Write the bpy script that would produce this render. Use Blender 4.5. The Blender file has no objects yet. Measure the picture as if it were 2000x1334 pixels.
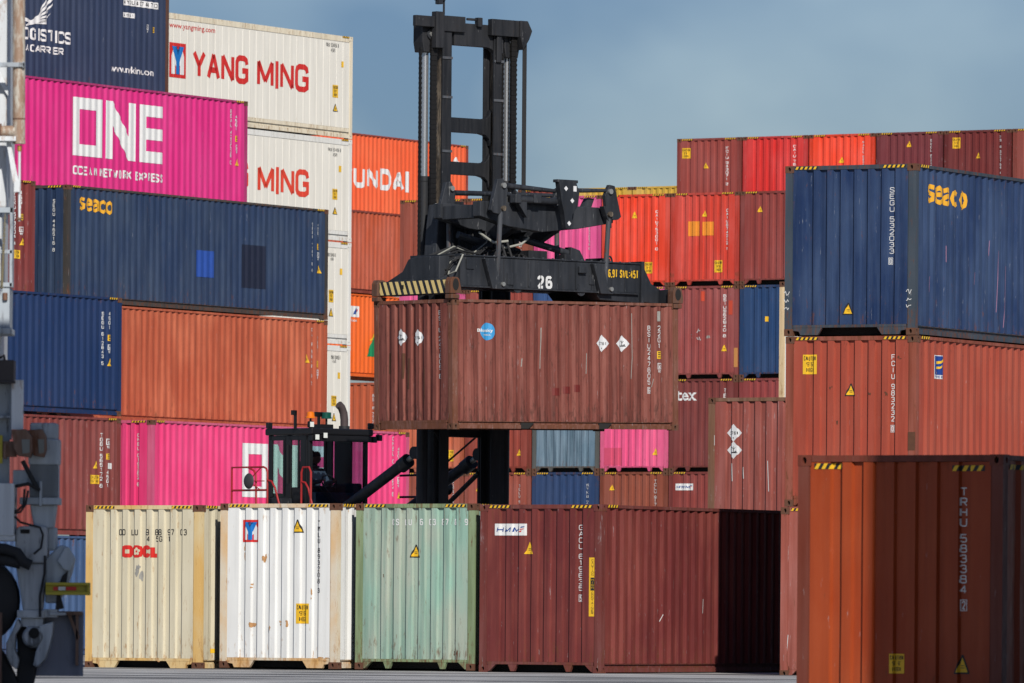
import bpy, bmesh, math, random
import numpy as np
from mathutils import Vector, Matrix

# ------------------------------------------------------------------ camera, sky, sun, exposure
SC = bpy.context.scene
COL = SC.collection
FPX, HPX, CAMH, ROLL = 14375.0, 1203.0, 0.972, 0.0078      # focal length in photo pixels, horizon row, eye height, roll
cam_d = bpy.data.cameras.new('camera')
cam = bpy.data.objects.new('camera', cam_d)
COL.objects.link(cam)
cam.location = (0, 0, CAMH)
cam.rotation_euler = (Matrix.Rotation(math.pi / 2, 3, 'X') @ Matrix.Rotation(ROLL, 3, 'Z')).to_euler()
cam_d.sensor_width = 36.0
cam_d.lens = 36.0 * FPX / 2000.0
cam_d.shift_x = 0.0
cam_d.shift_y = (HPX - 667.0) / 2000.0
cam_d.clip_start = 1.0
cam_d.clip_end = 9000.0
cam_d.dof.use_dof = True
cam_d.dof.focus_distance = 136.0
cam_d.dof.aperture_fstop = 7.0
SC.camera = cam

SUN_AZ, SUN_EL = math.radians(166.0), math.radians(32.0)    # azimuth clockwise from +Y (the view direction)
world = bpy.data.worlds.new('World')
SC.world = world
world.use_nodes = True
wn = world.node_tree.nodes
wl = world.node_tree.links
wn.clear()
w_out = wn.new('ShaderNodeOutputWorld')
w_bg = wn.new('ShaderNodeBackground')
w_sky = wn.new('ShaderNodeTexSky')
w_sky.sky_type = 'NISHITA'
w_sky.sun_disc = False
w_sky.sun_elevation = SUN_EL
w_sky.sun_rotation = SUN_AZ
w_sky.altitude = 0
w_sky.air_density = 1.0
w_sky.dust_density = 0.6
w_sky.ozone_density = 2.5
w_bg.inputs['Strength'].default_value = 0.05
w_tc = wn.new('ShaderNodeTexCoord')
w_mp = wn.new('ShaderNodeMapping')
w_mp.inputs['Scale'].default_value = (9, 9, 13)
w_mp.inputs['Location'].default_value = (0.55, 0.2, 0.35)
w_ns = wn.new('ShaderNodeTexNoise')
w_ns.inputs['Scale'].default_value = 1.6
w_ns.inputs['Detail'].default_value = 4
w_ns.inputs['Roughness'].default_value = 0.45
w_cr = wn.new('ShaderNodeValToRGB')
w_cr.color_ramp.elements[0].position = 0.40
w_cr.color_ramp.elements[0].color = (0.62, 0.77, 1.08, 1)
w_cr.color_ramp.elements[1].position = 0.66
w_cr.color_ramp.elements[1].color = (1.28, 1.30, 1.46, 1)
w_mx = wn.new('ShaderNodeMixRGB')
w_mx.blend_type = 'MULTIPLY'
w_mx.inputs[0].default_value = 1.0
wl.new(w_tc.outputs['Generated'], w_mp.inputs['Vector'])
wl.new(w_mp.outputs[0], w_ns.inputs['Vector'])
wl.new(w_ns.outputs['Fac'], w_cr.inputs['Fac'])
wl.new(w_sky.outputs[0], w_mx.inputs[1])
wl.new(w_cr.outputs[0], w_mx.inputs[2])
wl.new(w_mx.outputs[0], w_bg.inputs['Color'])
wl.new(w_bg.outputs[0], w_out.inputs['Surface'])

sun_d = bpy.data.lights.new('sun', 'SUN')
sun_d.energy = 4.1
sun_d.angle = math.radians(0.53)
sun_d.color = (1.0, 0.955, 0.89)
sun = bpy.data.objects.new('sun', sun_d)
COL.objects.link(sun)
to_sun = Vector((math.sin(SUN_AZ) * math.cos(SUN_EL), math.cos(SUN_AZ) * math.cos(SUN_EL), math.sin(SUN_EL)))
sun.rotation_euler = to_sun.to_track_quat('Z', 'Y').to_euler()
sun.location = (20, -40, 60)

SC.view_settings.view_transform = 'Standard'
SC.view_settings.look = 'None'
SC.view_settings.exposure = 0.0
SC.view_settings.gamma = 1.0
SC.view_settings.use_curve_mapping = False
SC.render.engine = 'CYCLES'
SC.cycles.max_bounces = 6
SC.cycles.diffuse_bounces = 1
SC.cycles.glossy_bounces = 2
SC.cycles.transparent_max_bounces = 12
SC.cycles.use_denoising = True

# ------------------------------------------------------------------ helpers
RND = random.Random(11)


def S(r, g, b):
    f = lambda c: (c / 255 / 12.92) if c / 255 <= 0.04045 else ((c / 255 + 0.055) / 1.055) ** 2.4
    return (f(r), f(g), f(b), 1.0)


def ray(px, py):
    X, Y = px - 1000.0, py - HPX
    c, s = math.cos(ROLL), math.sin(ROLL)
    return Vector(((c * X + s * Y) / FPX, 1.0, -(-s * X + c * Y) / FPX))


def at(px, py, Y):
    d = ray(px, py)
    return Vector((d.x * Y, Y, CAMH + d.z * Y))


def tag(o, label=None, cat=None, group=None, kind=None):
    if label:
        o['label'] = label
    if cat:
        o['category'] = cat
    if group:
        o['group'] = group
    if kind:
        o['kind'] = kind
    return o


def empty(name, loc, rot=(0, 0, 0)):
    o = bpy.data.objects.new(name, None)
    COL.objects.link(o)
    o.location = loc
    o.rotation_euler = rot
    return o


def link_mesh(name, me, mat, parent=None, loc=None, rot=None, scale=None):
    """object that may share its mesh; the material hangs on the object"""
    o = bpy.data.objects.new(name, me)
    COL.objects.link(o)
    if parent:
        o.parent = parent
    if loc:
        o.location = loc
    if rot:
        o.rotation_euler = rot
    if scale:
        o.scale = scale
    if mat is not None:
        if not me.materials:
            me.materials.append(None)
        o.material_slots[0].link = 'OBJECT'
        o.material_slots[0].material = mat
    return o


class MB:
    def __init__(self):
        self.v = []
        self.f = []

    def add(self, vs, fs):
        n = len(self.v)
        self.v += [tuple(p) for p in vs]
        self.f += [tuple(i + n for i in q) for q in fs]
        return self

    def box(self, x0, x1, y0, y1, z0, z1):
        vs = [(x, y, z) for z in (z0, z1) for y in (y0, y1) for x in (x0, x1)]
        return self.add(vs, [(0, 2, 3, 1), (4, 5, 7, 6), (0, 1, 5, 4), (2, 6, 7, 3), (0, 4, 6, 2), (1, 3, 7, 5)])

    def prism(self, poly, axis, lo, hi):
        """polygon (list of 2D) extruded along an axis: 'x' poly=(y,z), 'y' poly=(x,z), 'z' poly=(x,y)"""
        def p3(p, t):
            return {'x': (t, p[0], p[1]), 'y': (p[0], t, p[1]), 'z': (p[0], p[1], t)}[axis]
        n = len(poly)
        vs = [p3(p, lo) for p in poly] + [p3(p, hi) for p in poly]
        fs = [tuple(range(n)), tuple(range(2 * n - 1, n - 1, -1))]
        fs += [(i, (i + 1) % n, n + (i + 1) % n, n + i) for i in range(n)]
        return self.add(vs, fs)

    def tube(self, pts, r, n=10, cap=True, r2=None):
        pts = [Vector(p) for p in pts]
        rings = []
        up = None
        for i, p in enumerate(pts):
            d = (pts[min(i + 1, len(pts) - 1)] - pts[max(i - 1, 0)]).normalized()
            if up is None:
                up = Vector((0, 0, 1)) if abs(d.z) < 0.9 else Vector((1, 0, 0))
            a = d.cross(up).normalized()
            up = a.cross(d).normalized()
            rr = r if r2 is None else r + (r2 - r) * i / (len(pts) - 1)
            rings.append([p + a * rr * math.cos(t * 2 * math.pi / n) + up * rr * math.sin(t * 2 * math.pi / n) for t in range(n)])
        vs = [q for ring in rings for q in ring]
        fs = []
        for i in range(len(pts) - 1):
            for t in range(n):
                fs.append((i * n + t, i * n + (t + 1) % n, (i + 1) * n + (t + 1) % n, (i + 1) * n + t))
        if cap:
            fs.append(tuple(range(n - 1, -1, -1)))
            fs.append(tuple((len(pts) - 1) * n + t for t in range(n)))
        return self.add(vs, fs)

    def lathe(self, prof, c=(0, 0, 0), n=20, axis='z'):
        vs, fs = [], []
        for (r, h) in prof:
            for t in range(n):
                a = 2 * math.pi * t / n
                x, y = r * math.cos(a), r * math.sin(a)
                q = {'z': (x, y, h), 'x': (h, x, y), 'y': (x, h, y)}[axis]
                vs.append((q[0] + c[0], q[1] + c[1], q[2] + c[2]))
        m = len(prof)
        for i in range(m - 1):
            for t in range(n):
                fs.append((i * n + t, i * n + (t + 1) % n, (i + 1) * n + (t + 1) % n, (i + 1) * n + t))
        fs.append(tuple(range(n - 1, -1, -1)))
        fs.append(tuple((m - 1) * n + t for t in range(n)))
        return self.add(vs, fs)

    def mesh(self, name='mesh'):
        me = bpy.data.meshes.new(name)
        me.from_pydata(self.v, [], self.f)
        bm = bmesh.new()
        bm.from_mesh(me)
        bmesh.ops.recalc_face_normals(bm, faces=bm.faces)
        bm.to_mesh(me)
        bm.free()
        return me

    def build(self, name, mat, parent=None, bevel=0.0, smooth=False, loc=None, rot=None):
        me = self.mesh(name)
        me.materials.append(mat)
        o = bpy.data.objects.new(name, me)
        COL.objects.link(o)
        if parent:
            o.parent = parent
        if loc:
            o.location = loc
        if rot:
            o.rotation_euler = rot
        if smooth:
            for p in me.polygons:
                p.use_smooth = True
            me.set_sharp_from_angle(angle=math.radians(40))
        if bevel:
            b = o.modifiers.new('bevel', 'BEVEL')
            b.width = bevel
            b.segments = 2
            b.limit_method = 'ANGLE'
        return o


# ------------------------------------------------------------------ materials
MATS = {}


def _nt(name):
    m = bpy.data.materials.new(name)
    m.use_nodes = True
    nt = m.node_tree
    bs = nt.nodes['Principled BSDF']
    return m, nt, bs


def plain(name, col, rough=0.5, metal=0.0, vary=0.0, scale=3.0, bump=0.0):
    if name in MATS:
        return MATS[name]
    m, nt, bs = _nt(name)
    bs.inputs['Base Color'].default_value = col
    bs.inputs['Roughness'].default_value = rough
    bs.inputs['Metallic'].default_value = metal
    if vary:
        tc = nt.nodes.new('ShaderNodeTexCoord')
        ns = nt.nodes.new('ShaderNodeTexNoise')
        ns.inputs['Scale'].default_value = scale
        ns.inputs['Detail'].default_value = 6
        nt.links.new(tc.outputs['Object'], ns.inputs['Vector'])
        mx = nt.nodes.new('ShaderNodeMixRGB')
        mx.inputs[1].default_value = tuple(c * (1 - vary) for c in col[:3]) + (1,)
        mx.inputs[2].default_value = tuple(min(1, c * (1 + vary)) for c in col[:3]) + (1,)
        nt.links.new(ns.outputs['Fac'], mx.inputs[0])
        nt.links.new(mx.outputs[0], bs.inputs['Base Color'])
        if bump:
            bp = nt.nodes.new('ShaderNodeBump')
            bp.inputs['Strength'].default_value = bump
            bp.inputs['Distance'].default_value = 0.02
            nt.links.new(ns.outputs['Fac'], bp.inputs['Height'])
            nt.links.new(bp.outputs[0], bs.inputs['Normal'])
    MATS[name] = m
    return m


def paint(name, col, rust=0.12, streak=0.35, fade=0.25, scratch=0.25, seed=0.0, rough=0.5, fadecol=None, rustcol=None, edge=True):
    """weathered container paint: uneven fading, run-down streaks, rust flecks, pale scratches"""
    if name in MATS:
        return MATS[name]
    m, nt, bs = _nt(name)
    N, Lk = nt.nodes, nt.links
    tc = N.new('ShaderNodeTexCoord')

    def noise(scale, sc3, detail, w, rgh=0.55):
        mp = N.new('ShaderNodeMapping')
        mp.inputs['Scale'].default_value = sc3
        mp.inputs['Location'].default_value = (w * 3.1, w * 1.7, w * 2.3)
        Lk.new(tc.outputs['Object'], mp.inputs['Vector'])
        n = N.new('ShaderNodeTexNoise')
        n.inputs['Scale'].default_value = scale
        n.inputs['Detail'].default_value = detail
        n.inputs['Roughness'].default_value = rgh
        Lk.new(mp.outputs[0], n.inputs['Vector'])
        return n.outputs['Fac']

    def ramp(x, a, b, hi=1.0):
        r = N.new('ShaderNodeMapRange')
        r.inputs['From Min'].default_value = a
        r.inputs['From Max'].default_value = b
        r.inputs['To Max'].default_value = hi
        Lk.new(x, r.inputs['Value'])
        return r.outputs[0]

    def mix(f, c1, c2, mode='MIX'):
        x = N.new('ShaderNodeMixRGB')
        x.blend_type = mode
        Lk.new(f, x.inputs[0])
        for i, c in ((1, c1), (2, c2)):
            if isinstance(c, tuple):
                x.inputs[i].default_value = c
            else:
                Lk.new(c, x.inputs[i])
        return x.outputs[0]

    g = 0.3 * col[0] + 0.55 * col[1] + 0.15 * col[2]
    fc = fadecol or tuple(min(1, (c * 0.8 + g * 0.2) * 1.22 + 0.012) for c in col[:3]) + (1,)
    dk = tuple(c * 0.66 for c in col[:3]) + (1,)
    c = mix(ramp(noise(0.9, (1, 1, 0.6), 5, seed), 0.40, 0.64, fade * 2.8), col, fc)
    c = mix(ramp(noise(2.6, (3.2, 3.2, 0.16), 4, seed + 3), 0.44, 0.68, streak * 2.5), c, dk)
    c = mix(ramp(noise(7.0, (1.6, 1.6, 0.10), 3, seed + 9), 0.50, 0.70, streak * 1.2), c, fc)
    rc = rustcol or (0.13, 0.045, 0.018, 1)
    rn = noise(8.0, (1.7, 1.7, 0.42), 6, seed + 5, 0.74)
    if edge:
        sx = N.new('ShaderNodeSeparateXYZ')
        Lk.new(tc.outputs['Object'], sx.inputs[0])
        lo = ramp(sx.outputs['Z'], 0.75, 0.12, 0.10)
        hi = ramp(sx.outputs['Z'], 2.45, 2.85, 0.07)
        lo.node.clamp = True
        hi.node.clamp = True
        ad = N.new('ShaderNodeMath')
        Lk.new(lo, ad.inputs[0])
        Lk.new(hi, ad.inputs[1])
        a2 = N.new('ShaderNodeMath')
        Lk.new(rn, a2.inputs[0])
        Lk.new(ad.outputs[0], a2.inputs[1])
        rx = a2.outputs[0]
    else:
        rx = rn
    c = mix(ramp(rx, 0.655 - rust * 0.40, 0.77 - rust * 0.36, 0.75), c, rc)
    sn = noise(6.0, (3.5, 3.5, 0.45), 4, seed + 7, 0.72)
    sc = tuple(min(1, x * 0.4 + 0.33) for x in (col[0], col[1], col[2])) + (1,)
    c = mix(ramp(sn, 0.70 - scratch * 0.24, 0.75 - scratch * 0.24, 0.5), c, sc)
    Lk.new(c, bs.inputs['Base Color'])
    rr = N.new('ShaderNodeMapRange')
    rr.inputs['From Min'].default_value = 0.3
    rr.inputs['From Max'].default_value = 0.7
    rr.inputs['To Min'].default_value = rough - 0.08
    rr.inputs['To Max'].default_value = rough + 0.2
    Lk.new(rn, rr.inputs['Value'])
    Lk.new(rr.outputs[0], bs.inputs['Roughness'])
    bs.inputs['Specular IOR Level'].default_value = 0.35
    bp = N.new('ShaderNodeBump')
    bp.inputs['Strength'].default_value = 0.25
    bp.inputs['Distance'].default_value = 0.012
    Lk.new(noise(2.2, (1, 1, 0.5), 4, seed + 2), bp.inputs['Height'])
    Lk.new(bp.outputs[0], bs.inputs['Normal'])
    MATS[name] = m
    return m


def ink(name, col, wear=0.25):
    """stencilled paint or film, slightly worn"""
    return plain(name, col, 0.55, 0, wear * 0.35, 9.0)


WHITE = ink('white_lettering', (0.72, 0.72, 0.70, 1))
BLACK = ink('black_lettering', (0.018, 0.018, 0.02, 1))
YELLOW = ink('yellow_film', (0.80, 0.47, 0.02, 1))
RED = ink('red_lettering', S(205, 42, 36))
BLUE = ink('blue_lettering', S(16, 110, 185))
DKBLUE = ink('dark_blue_lettering', S(30, 70, 140))
GOLD = ink('gold_lettering', S(226, 165, 40))
CASTING = paint('rusty_casting', S(96, 68, 54), rust=0.35, streak=0.3, fade=0.3, scratch=0.2, seed=2.2, rough=0.75)
CAVITY = plain('dark_cavity', (0.012, 0.011, 0.010, 1), 0.9)
UNDER = plain('dark_underside', (0.02, 0.018, 0.016, 1), 0.9)

# ------------------------------------------------------------------ shipping containers: meshes
W = 2.438
HC, ST = 2.896, 2.591
L40, L20 = 12.192, 6.058
POST = 0.150


def profile(kind, length):
    """(a, inset) fold points of a corrugated wall between the posts, a measured from the container's left edge"""
    a0, a1 = POST, length - POST
    if kind == 'flat':
        pts = [(a0, 0.02)]
        n = int(round((a1 - a0) / 0.345))
        p = (a1 - a0) / n
        for i in range(n):
            c = a0 + (i + 1) * p
            if i < n - 1:
                pts += [(c - 0.012, 0.02), (c - 0.006, 0.028), (c + 0.006, 0.028), (c + 0.012, 0.02)]
        return pts + [(a1, 0.02)]
    if kind == 'side':
        of, sl, nf, dp, i0 = 0.072, 0.068, 0.070, 0.036, 0.014
    else:
        of, sl, nf, dp, i0 = 0.110, 0.020, 0.104, 0.044, 0.012
    pitch = of + 2 * sl + nf
    n = int((a1 - a0 - of) / pitch)
    m = (a1 - a0 - n * pitch - of) / 2
    pts = [(a0, i0)]
    x = a0 + m
    for i in range(n):
        pts += [(x + of, i0), (x + of + sl, i0 + dp), (x + of + sl + nf, i0 + dp), (x + pitch, i0)]
        x += pitch
    pts += [(a1, i0)]
    return pts


PROF = {}


def prof(kind, length):
    k = (kind, round(length, 3))
    if k not in PROF:
        p = profile(kind, length)
        PROF[k] = (np.array([q[0] for q in p]), np.array([q[1] for q in p]))
    return PROF[k]


MESHES = {}


def hash2(i, j, s):
    v = math.sin(i * 127.1 + j * 311.7 + s * 74.7) * 43758.5453
    return v - math.floor(v)


def smooth_noise(x, y, s):
    i, j = math.floor(x), math.floor(y)
    fx, fy = x - i, y - j
    fx, fy = fx * fx * (3 - 2 * fx), fy * fy * (3 - 2 * fy)
    a = hash2(i, j, s) * (1 - fx) + hash2(i + 1, j, s) * fx
    b = hash2(i, j + 1, s) * (1 - fx) + hash2(i + 1, j + 1, s) * fx
    return a * (1 - fy) + b * fy - 0.5


def dent(a, b, amp, s):
    d = amp * (smooth_noise(a * 1.7, b * 1.5, s) + 0.6 * smooth_noise(a * 4.1, b * 3.3, s + 5))
    k = smooth_noise(a * 0.9 + 3, b * 0.8, s + 9)
    return d + max(0, k - 0.22) * amp * 7


DENTS = {}


def dent_grid(kind, length, z0, z1, amp, seed):
    """inset of the wall at every fold and row: the corrugation plus small dents"""
    key = (kind, round(length, 3), round(z0, 3), round(z1, 3), amp, seed)
    if key not in DENTS:
        A, D = prof(kind, length)
        rows = 16 if amp > .002 else (6 if amp else 1)
        zs = np.array([z0 + (z1 - z0) * r / rows for r in range(rows + 1)])
        G = np.zeros((rows + 1, len(A)))
        for r, z in enumerate(zs):
            edge = math.sin(math.pi * r / rows)
            for i, (x, d) in enumerate(zip(A, D)):
                k = max(0, min(1.0, (x - A[0]) * 4, (A[-1] - x) * 4))
                G[r, i] = d + (dent(x, z, amp, seed) * edge * k if amp else 0)
        DENTS[key] = (A, zs, G)
    return DENTS[key]


def wall_mesh(kind, length, H, z0, z1, face, amp, seed):
    key = ('wall', kind, round(length, 3), H, face, amp, seed)
    if key in MESHES:
        return MESHES[key]
    A, zs, G = dent_grid(kind, length, z0, z1, amp, seed)
    vs, fs = [], []
    for r, z in enumerate(zs):
        for i, a in enumerate(A):
            vs.append((a, G[r, i], z) if face == 'side' else (G[r, i], length - a, z))
    n = len(A)
    for r in range(len(zs) - 1):
        for i in range(n - 1):
            fs.append((r * n + i, r * n + i + 1, (r + 1) * n + i + 1, (r + 1) * n + i))
    me = bpy.data.meshes.new('wall')
    me.from_pydata(vs, [], fs)
    MESHES[key] = me
    return me


def cached(key, fn):
    if key not in MESHES:
        MESHES[key] = fn()
    return MESHES[key]


def casting_mesh():
    """corner casting 178 x 162 x 118 mm with oval apertures on its two outer faces, outer corner at the origin"""
    lx, ly, lz = 0.178, 0.162, 0.118
    mb = MB()

    def face(o, ea, eb, la, lb, inn, n=10):
        ca, cb, ra, rb = la * 0.5, lb * 0.5, 0.026, 0.038
        outer, inner, deep = [], [], []
        for t in range(n * 2):
            an = 2 * math.pi * t / (n * 2)
            c, s = math.cos(an), math.sin(an)
            k = min(la / 2 / max(abs(c), 1e-6), lb / 2 / max(abs(s), 1e-6))
            outer.append((ca + c * k, cb + s * k))
            inner.append((ca + c * ra, cb + s * rb))
        P = lambda a, b, d: tuple(o[i] + ea[i] * a + eb[i] * b + inn[i] * d for i in range(3))
        N = n * 2
        # square the outer ring's corners by moving the nearest points there
        for cx, cy in ((0, 0), (la, 0), (la, lb), (0, lb)):
            j = min(range(N), key=lambda q: (outer[q][0] - cx) ** 2 + (outer[q][1] - cy) ** 2)
            outer[j] = (cx, cy)
        vs = [P(a, b, 0) for a, b in outer] + [P(a, b, 0) for a, b in inner] + [P(a, b, 0.06) for a, b in inner]
        fs = []
        for t in range(N):
            u = (t + 1) % N
            fs += [(t, u, N + u, N + t), (N + t, N + u, 2 * N + u, 2 * N + t)]
        fs.append(tuple(2 * N + t for t in range(N)))
        mb.add(vs, fs)
    face((0, 0, 0), (0, 1, 0), (0, 0, 1), ly, lz, (1, 0, 0))
    face((0, 0, 0), (1, 0, 0), (0, 0, 1), lx, lz, (0, 1, 0))
    mb.add([(0, 0, 0), (lx, 0, 0), (lx, ly, 0), (0, ly, 0), (0, 0, lz), (lx, 0, lz), (lx, ly, lz), (0, ly, lz)],
           [(0, 3, 2, 1), (4, 5, 6, 7), (1, 2, 6, 5), (3, 7, 6, 2)])
    me = mb.mesh('corner_casting')
    me.materials.append(None)
    me.materials.append(CAVITY)
    for p in me.polygons:
        if len(p.vertices) == 20:
            p.material_index = 1
    return me


def post_mesh(h):
    # stepped corner post, outer corner at the origin
    pr = [(0.004, 0.004), (0.132, 0.004), (0.132, 0.016), (0.152, 0.016), (0.152, 0.05), (0.06, 0.05), (0.06, 0.095),
          (0.05, 0.095), (0.05, 0.152), (0.016, 0.152), (0.016, 0.136), (0.004, 0.136)]
    return MB().prism(pr, 'z', 0.118, h - 0.118).mesh('corner_post')


def container(th, pos, label, L=L40, H=HC, mat=None, frame=None, cast=None, foot='legs', amp=0.004, seed=0, tilt=0.0,
              roll=0.0, reefer=False, far=False, stripes=True, sidestripes=True):
    """pos: world position of the near bottom corner where the end wall meets the long side; th: heading of the long side"""
    root = empty('shipping_container', pos, (roll, tilt, math.pi / 2 - th))
    tag(root, label, 'container', 'shipping containers stacked in the yard')
    root.rotation_mode = 'XYZ'
    frame = frame or mat
    cast = cast or CASTING
    R180 = (0, 0, math.pi)
    kind = 'flat' if reefer else 'side'
    zt = H - (0.17 if reefer else 0.062)
    zb = 0.30 if reefer else 0.165
    sm = wall_mesh(kind, L, H, zb, zt, 'side', amp, seed)
    em = wall_mesh('end', W, H, 0.185, H - 0.078, 'end', amp, seed)
    link_mesh('side_wall', sm, mat, root)
    link_mesh('side_wall', sm, mat, root, (L, W, 0), R180)
    link_mesh('end_wall', em, mat, root)
    link_mesh('end_wall', em, mat, root, (L, W, 0), R180)
    link_mesh('roof', cached(('roof', L, H), lambda: MB().box(0.05, L - 0.05, 0.05, W - 0.05, H - 0.03, H - 0.018).mesh()), frame, root)
    link_mesh('floor', cached(('floor', L), lambda: MB().box(0.05, L - 0.05, 0.08, W - 0.08, 0.14, 0.17).mesh()), UNDER, root)
    # rails
    if reefer:
        tr = cached(('rtr', L, H), lambda: MB().box(0.18, L - 0.18, 0.008, 0.06, H - 0.165, H - 0.01).mesh())
        br = cached(('rbr', L, H), lambda: MB().box(0.18, L - 0.18, 0.006, 0.06, 0.19, 0.295)
                    .box(0.18, L - 0.18, 0.045, 0.07, 0.12, 0.19).box(0.18, L - 0.18, 0.010, 0.06, 0.02, 0.12).mesh())
    else:
        tr = cached(('tr', L, H), lambda: MB().box(0.18, L - 0.18, 0.002, 0.062, H - 0.060, H - 0.006).mesh())

        def brail():
            mb = MB()
            segs = [(0.18, L - 0.18)]
            if L < 7:
                segs = [(0.18, L / 2 - 1.22), (L / 2 - 0.87, L / 2 + 0.87), (L / 2 + 1.22, L - 0.18)]
            mb.box(0.18, L - 0.18, 0.052, 0.060, 0.022, 0.164)
            mb.box(0.18, L - 0.18, 0.020, 0.060, 0.150, 0.163)
            for a, b in segs:
                mb.box(a, b, 0.010, 0.052, 0.016, 0.095)
            return mb.mesh()
        br = cached(('br', L), brail)
    for me, nm in ((tr, 'top_rail'), (br, 'bottom_rail')):
        link_mesh(nm, me, frame, root)
        link_mesh(nm, me, frame, root, (L, W, 0), R180)
    header = cached(('hd', H), lambda: MB().box(0.006, 0.07, 0.165, W - 0.165, H - 0.074, H - 0.004).mesh())
    link_mesh('end_rail', header, frame, root)
    link_mesh('end_rail', header, frame, root, (L, W, 0), R180)

    def sill():
        mb = MB().box(0.010, 0.08, 0.165, W - 0.165, 0.138, 0.184)
        if foot == 'plain':
            mb.box(0.012, 0.075, 0.20, W - 0.20, 0.010, 0.1375)
        elif foot == 'tunnel':
            for s in (0, 1):
                q = [(0.30, 0.012), (0.62, 0.012), (0.71, 0.136), (0.165, 0.136), (0.165, 0.09), (0.27, 0.075)]
                q = [(y, z) if s == 0 else (W - y, z) for y, z in q]
                mb.prism(q, 'x', 0.014, 0.075)
        else:
            for s in (0, 1):
                for q in ([(0.165, 0.02), (0.20, 0.02), (0.33, 0.137), (0.165, 0.137)],
                          [(0.625, 0.02), (0.70, 0.02), (0.755, 0.137), (0.575, 0.137)]):
                    q = [(y, z) if s == 0 else (W - y, z) for y, z in q]
                    mb.prism(q, 'x', 0.014, 0.075)
        return mb.mesh()
    link_mesh('end_sill', cached(('sill', foot), sill), frame, root)
    if L < 7:
        fp = cached('pocket', lambda: MB().prism([(0, .018), (.20, .018), (.35, .135), (0, .135)], 'y', .004, .03).mesh())
        for x in (L / 2 - 1.22, L / 2 + .87):
            link_mesh('fork_pocket', fp, UNDER, root, (x, 0, 0))
    link_mesh('crossmember', cached('xm', lambda: MB().box(0.3, 0.36, 0.1, W - 0.1, 0.02, 0.138).mesh()), UNDER, root)
    pm = cached(('post', H), lambda: post_mesh(H))
    link_mesh('corner_post', pm, frame, root)
    link_mesh('corner_post', pm, frame, root, (0, W, 0), None, (1, -1, 1))
    link_mesh('corner_post', pm, frame, root, (L, 0, 0), None, (-1, 1, 1))
    cm = cached('casting', casting_mesh)
    spots = [(0, 0), (0, 1), (1, 0)] + ([] if far else [(1, 1)])
    for fx, fy in spots:
        for z in (0.0, H - 0.118):
            link_mesh('corner_casting', cm, cast, root, (L * fx, W * fy, z), None, (1 - 2 * fx, 1 - 2 * fy, 1))
    bpy.context.view_layer.update()
    box = dict(root=root, L=L, H=H, kind=kind, M=root.matrix_world.copy(), amp=amp, seed=seed, far=far)
    if stripes:
        hazard(box, 'end', 0.19, H - 0.062)
        hazard(box, 'end', W - 0.19 - 0.42, H - 0.062)
    if sidestripes:
        hazard(box, 'side', 0.20, H - 0.052, 0.36)
        hazard(box, 'side', L - 0.56, H - 0.052, 0.36)
    return box


# ------------------------------------------------------------------ lettering and labels that follow the corrugation
def poly2d(polys):
    bm = bmesh.new()
    for P in polys:
        bm.faces.new([bm.verts.new((p[0], p[1], 0)) for p in P])
    return bm


def text2d(s, box, bold=0.0, shear=0.0, vertical=False, spacing=1.0, line=1.0):
    cu = bpy.data.curves.new('t', 'FONT')
    cu.body = '\n'.join(s) if vertical else s
    cu.align_x = 'CENTER' if vertical or '\n' in s else 'LEFT'
    cu.size = 1.0
    cu.offset = bold
    cu.shear = shear
    cu.space_character = spacing
    cu.space_line = line
    cu.resolution_u = 2
    cu.fill_mode = 'FRONT'
    cu.dimensions = '2D'
    ob = bpy.data.objects.new('t', cu)
    me = bpy.data.meshes.new_from_object(ob)
    bm = bmesh.new()
    bm.from_mesh(me)
    bpy.data.objects.remove(ob)
    bpy.data.curves.remove(cu)
    bpy.data.meshes.remove(me)
    xs = [v.co.x for v in bm.verts]
    ys = [v.co.y for v in bm.verts]
    x0, x1, y0, y1 = min(xs), max(xs), min(ys), max(ys)
    a0, b0, a1, b1 = box
    for v in bm.verts:
        v.co = ((v.co.x - x0) / (x1 - x0) * (a1 - a0) + a0, (v.co.y - y0) / (y1 - y0) * (b1 - b0) + b0, 0)
    return bm


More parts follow.
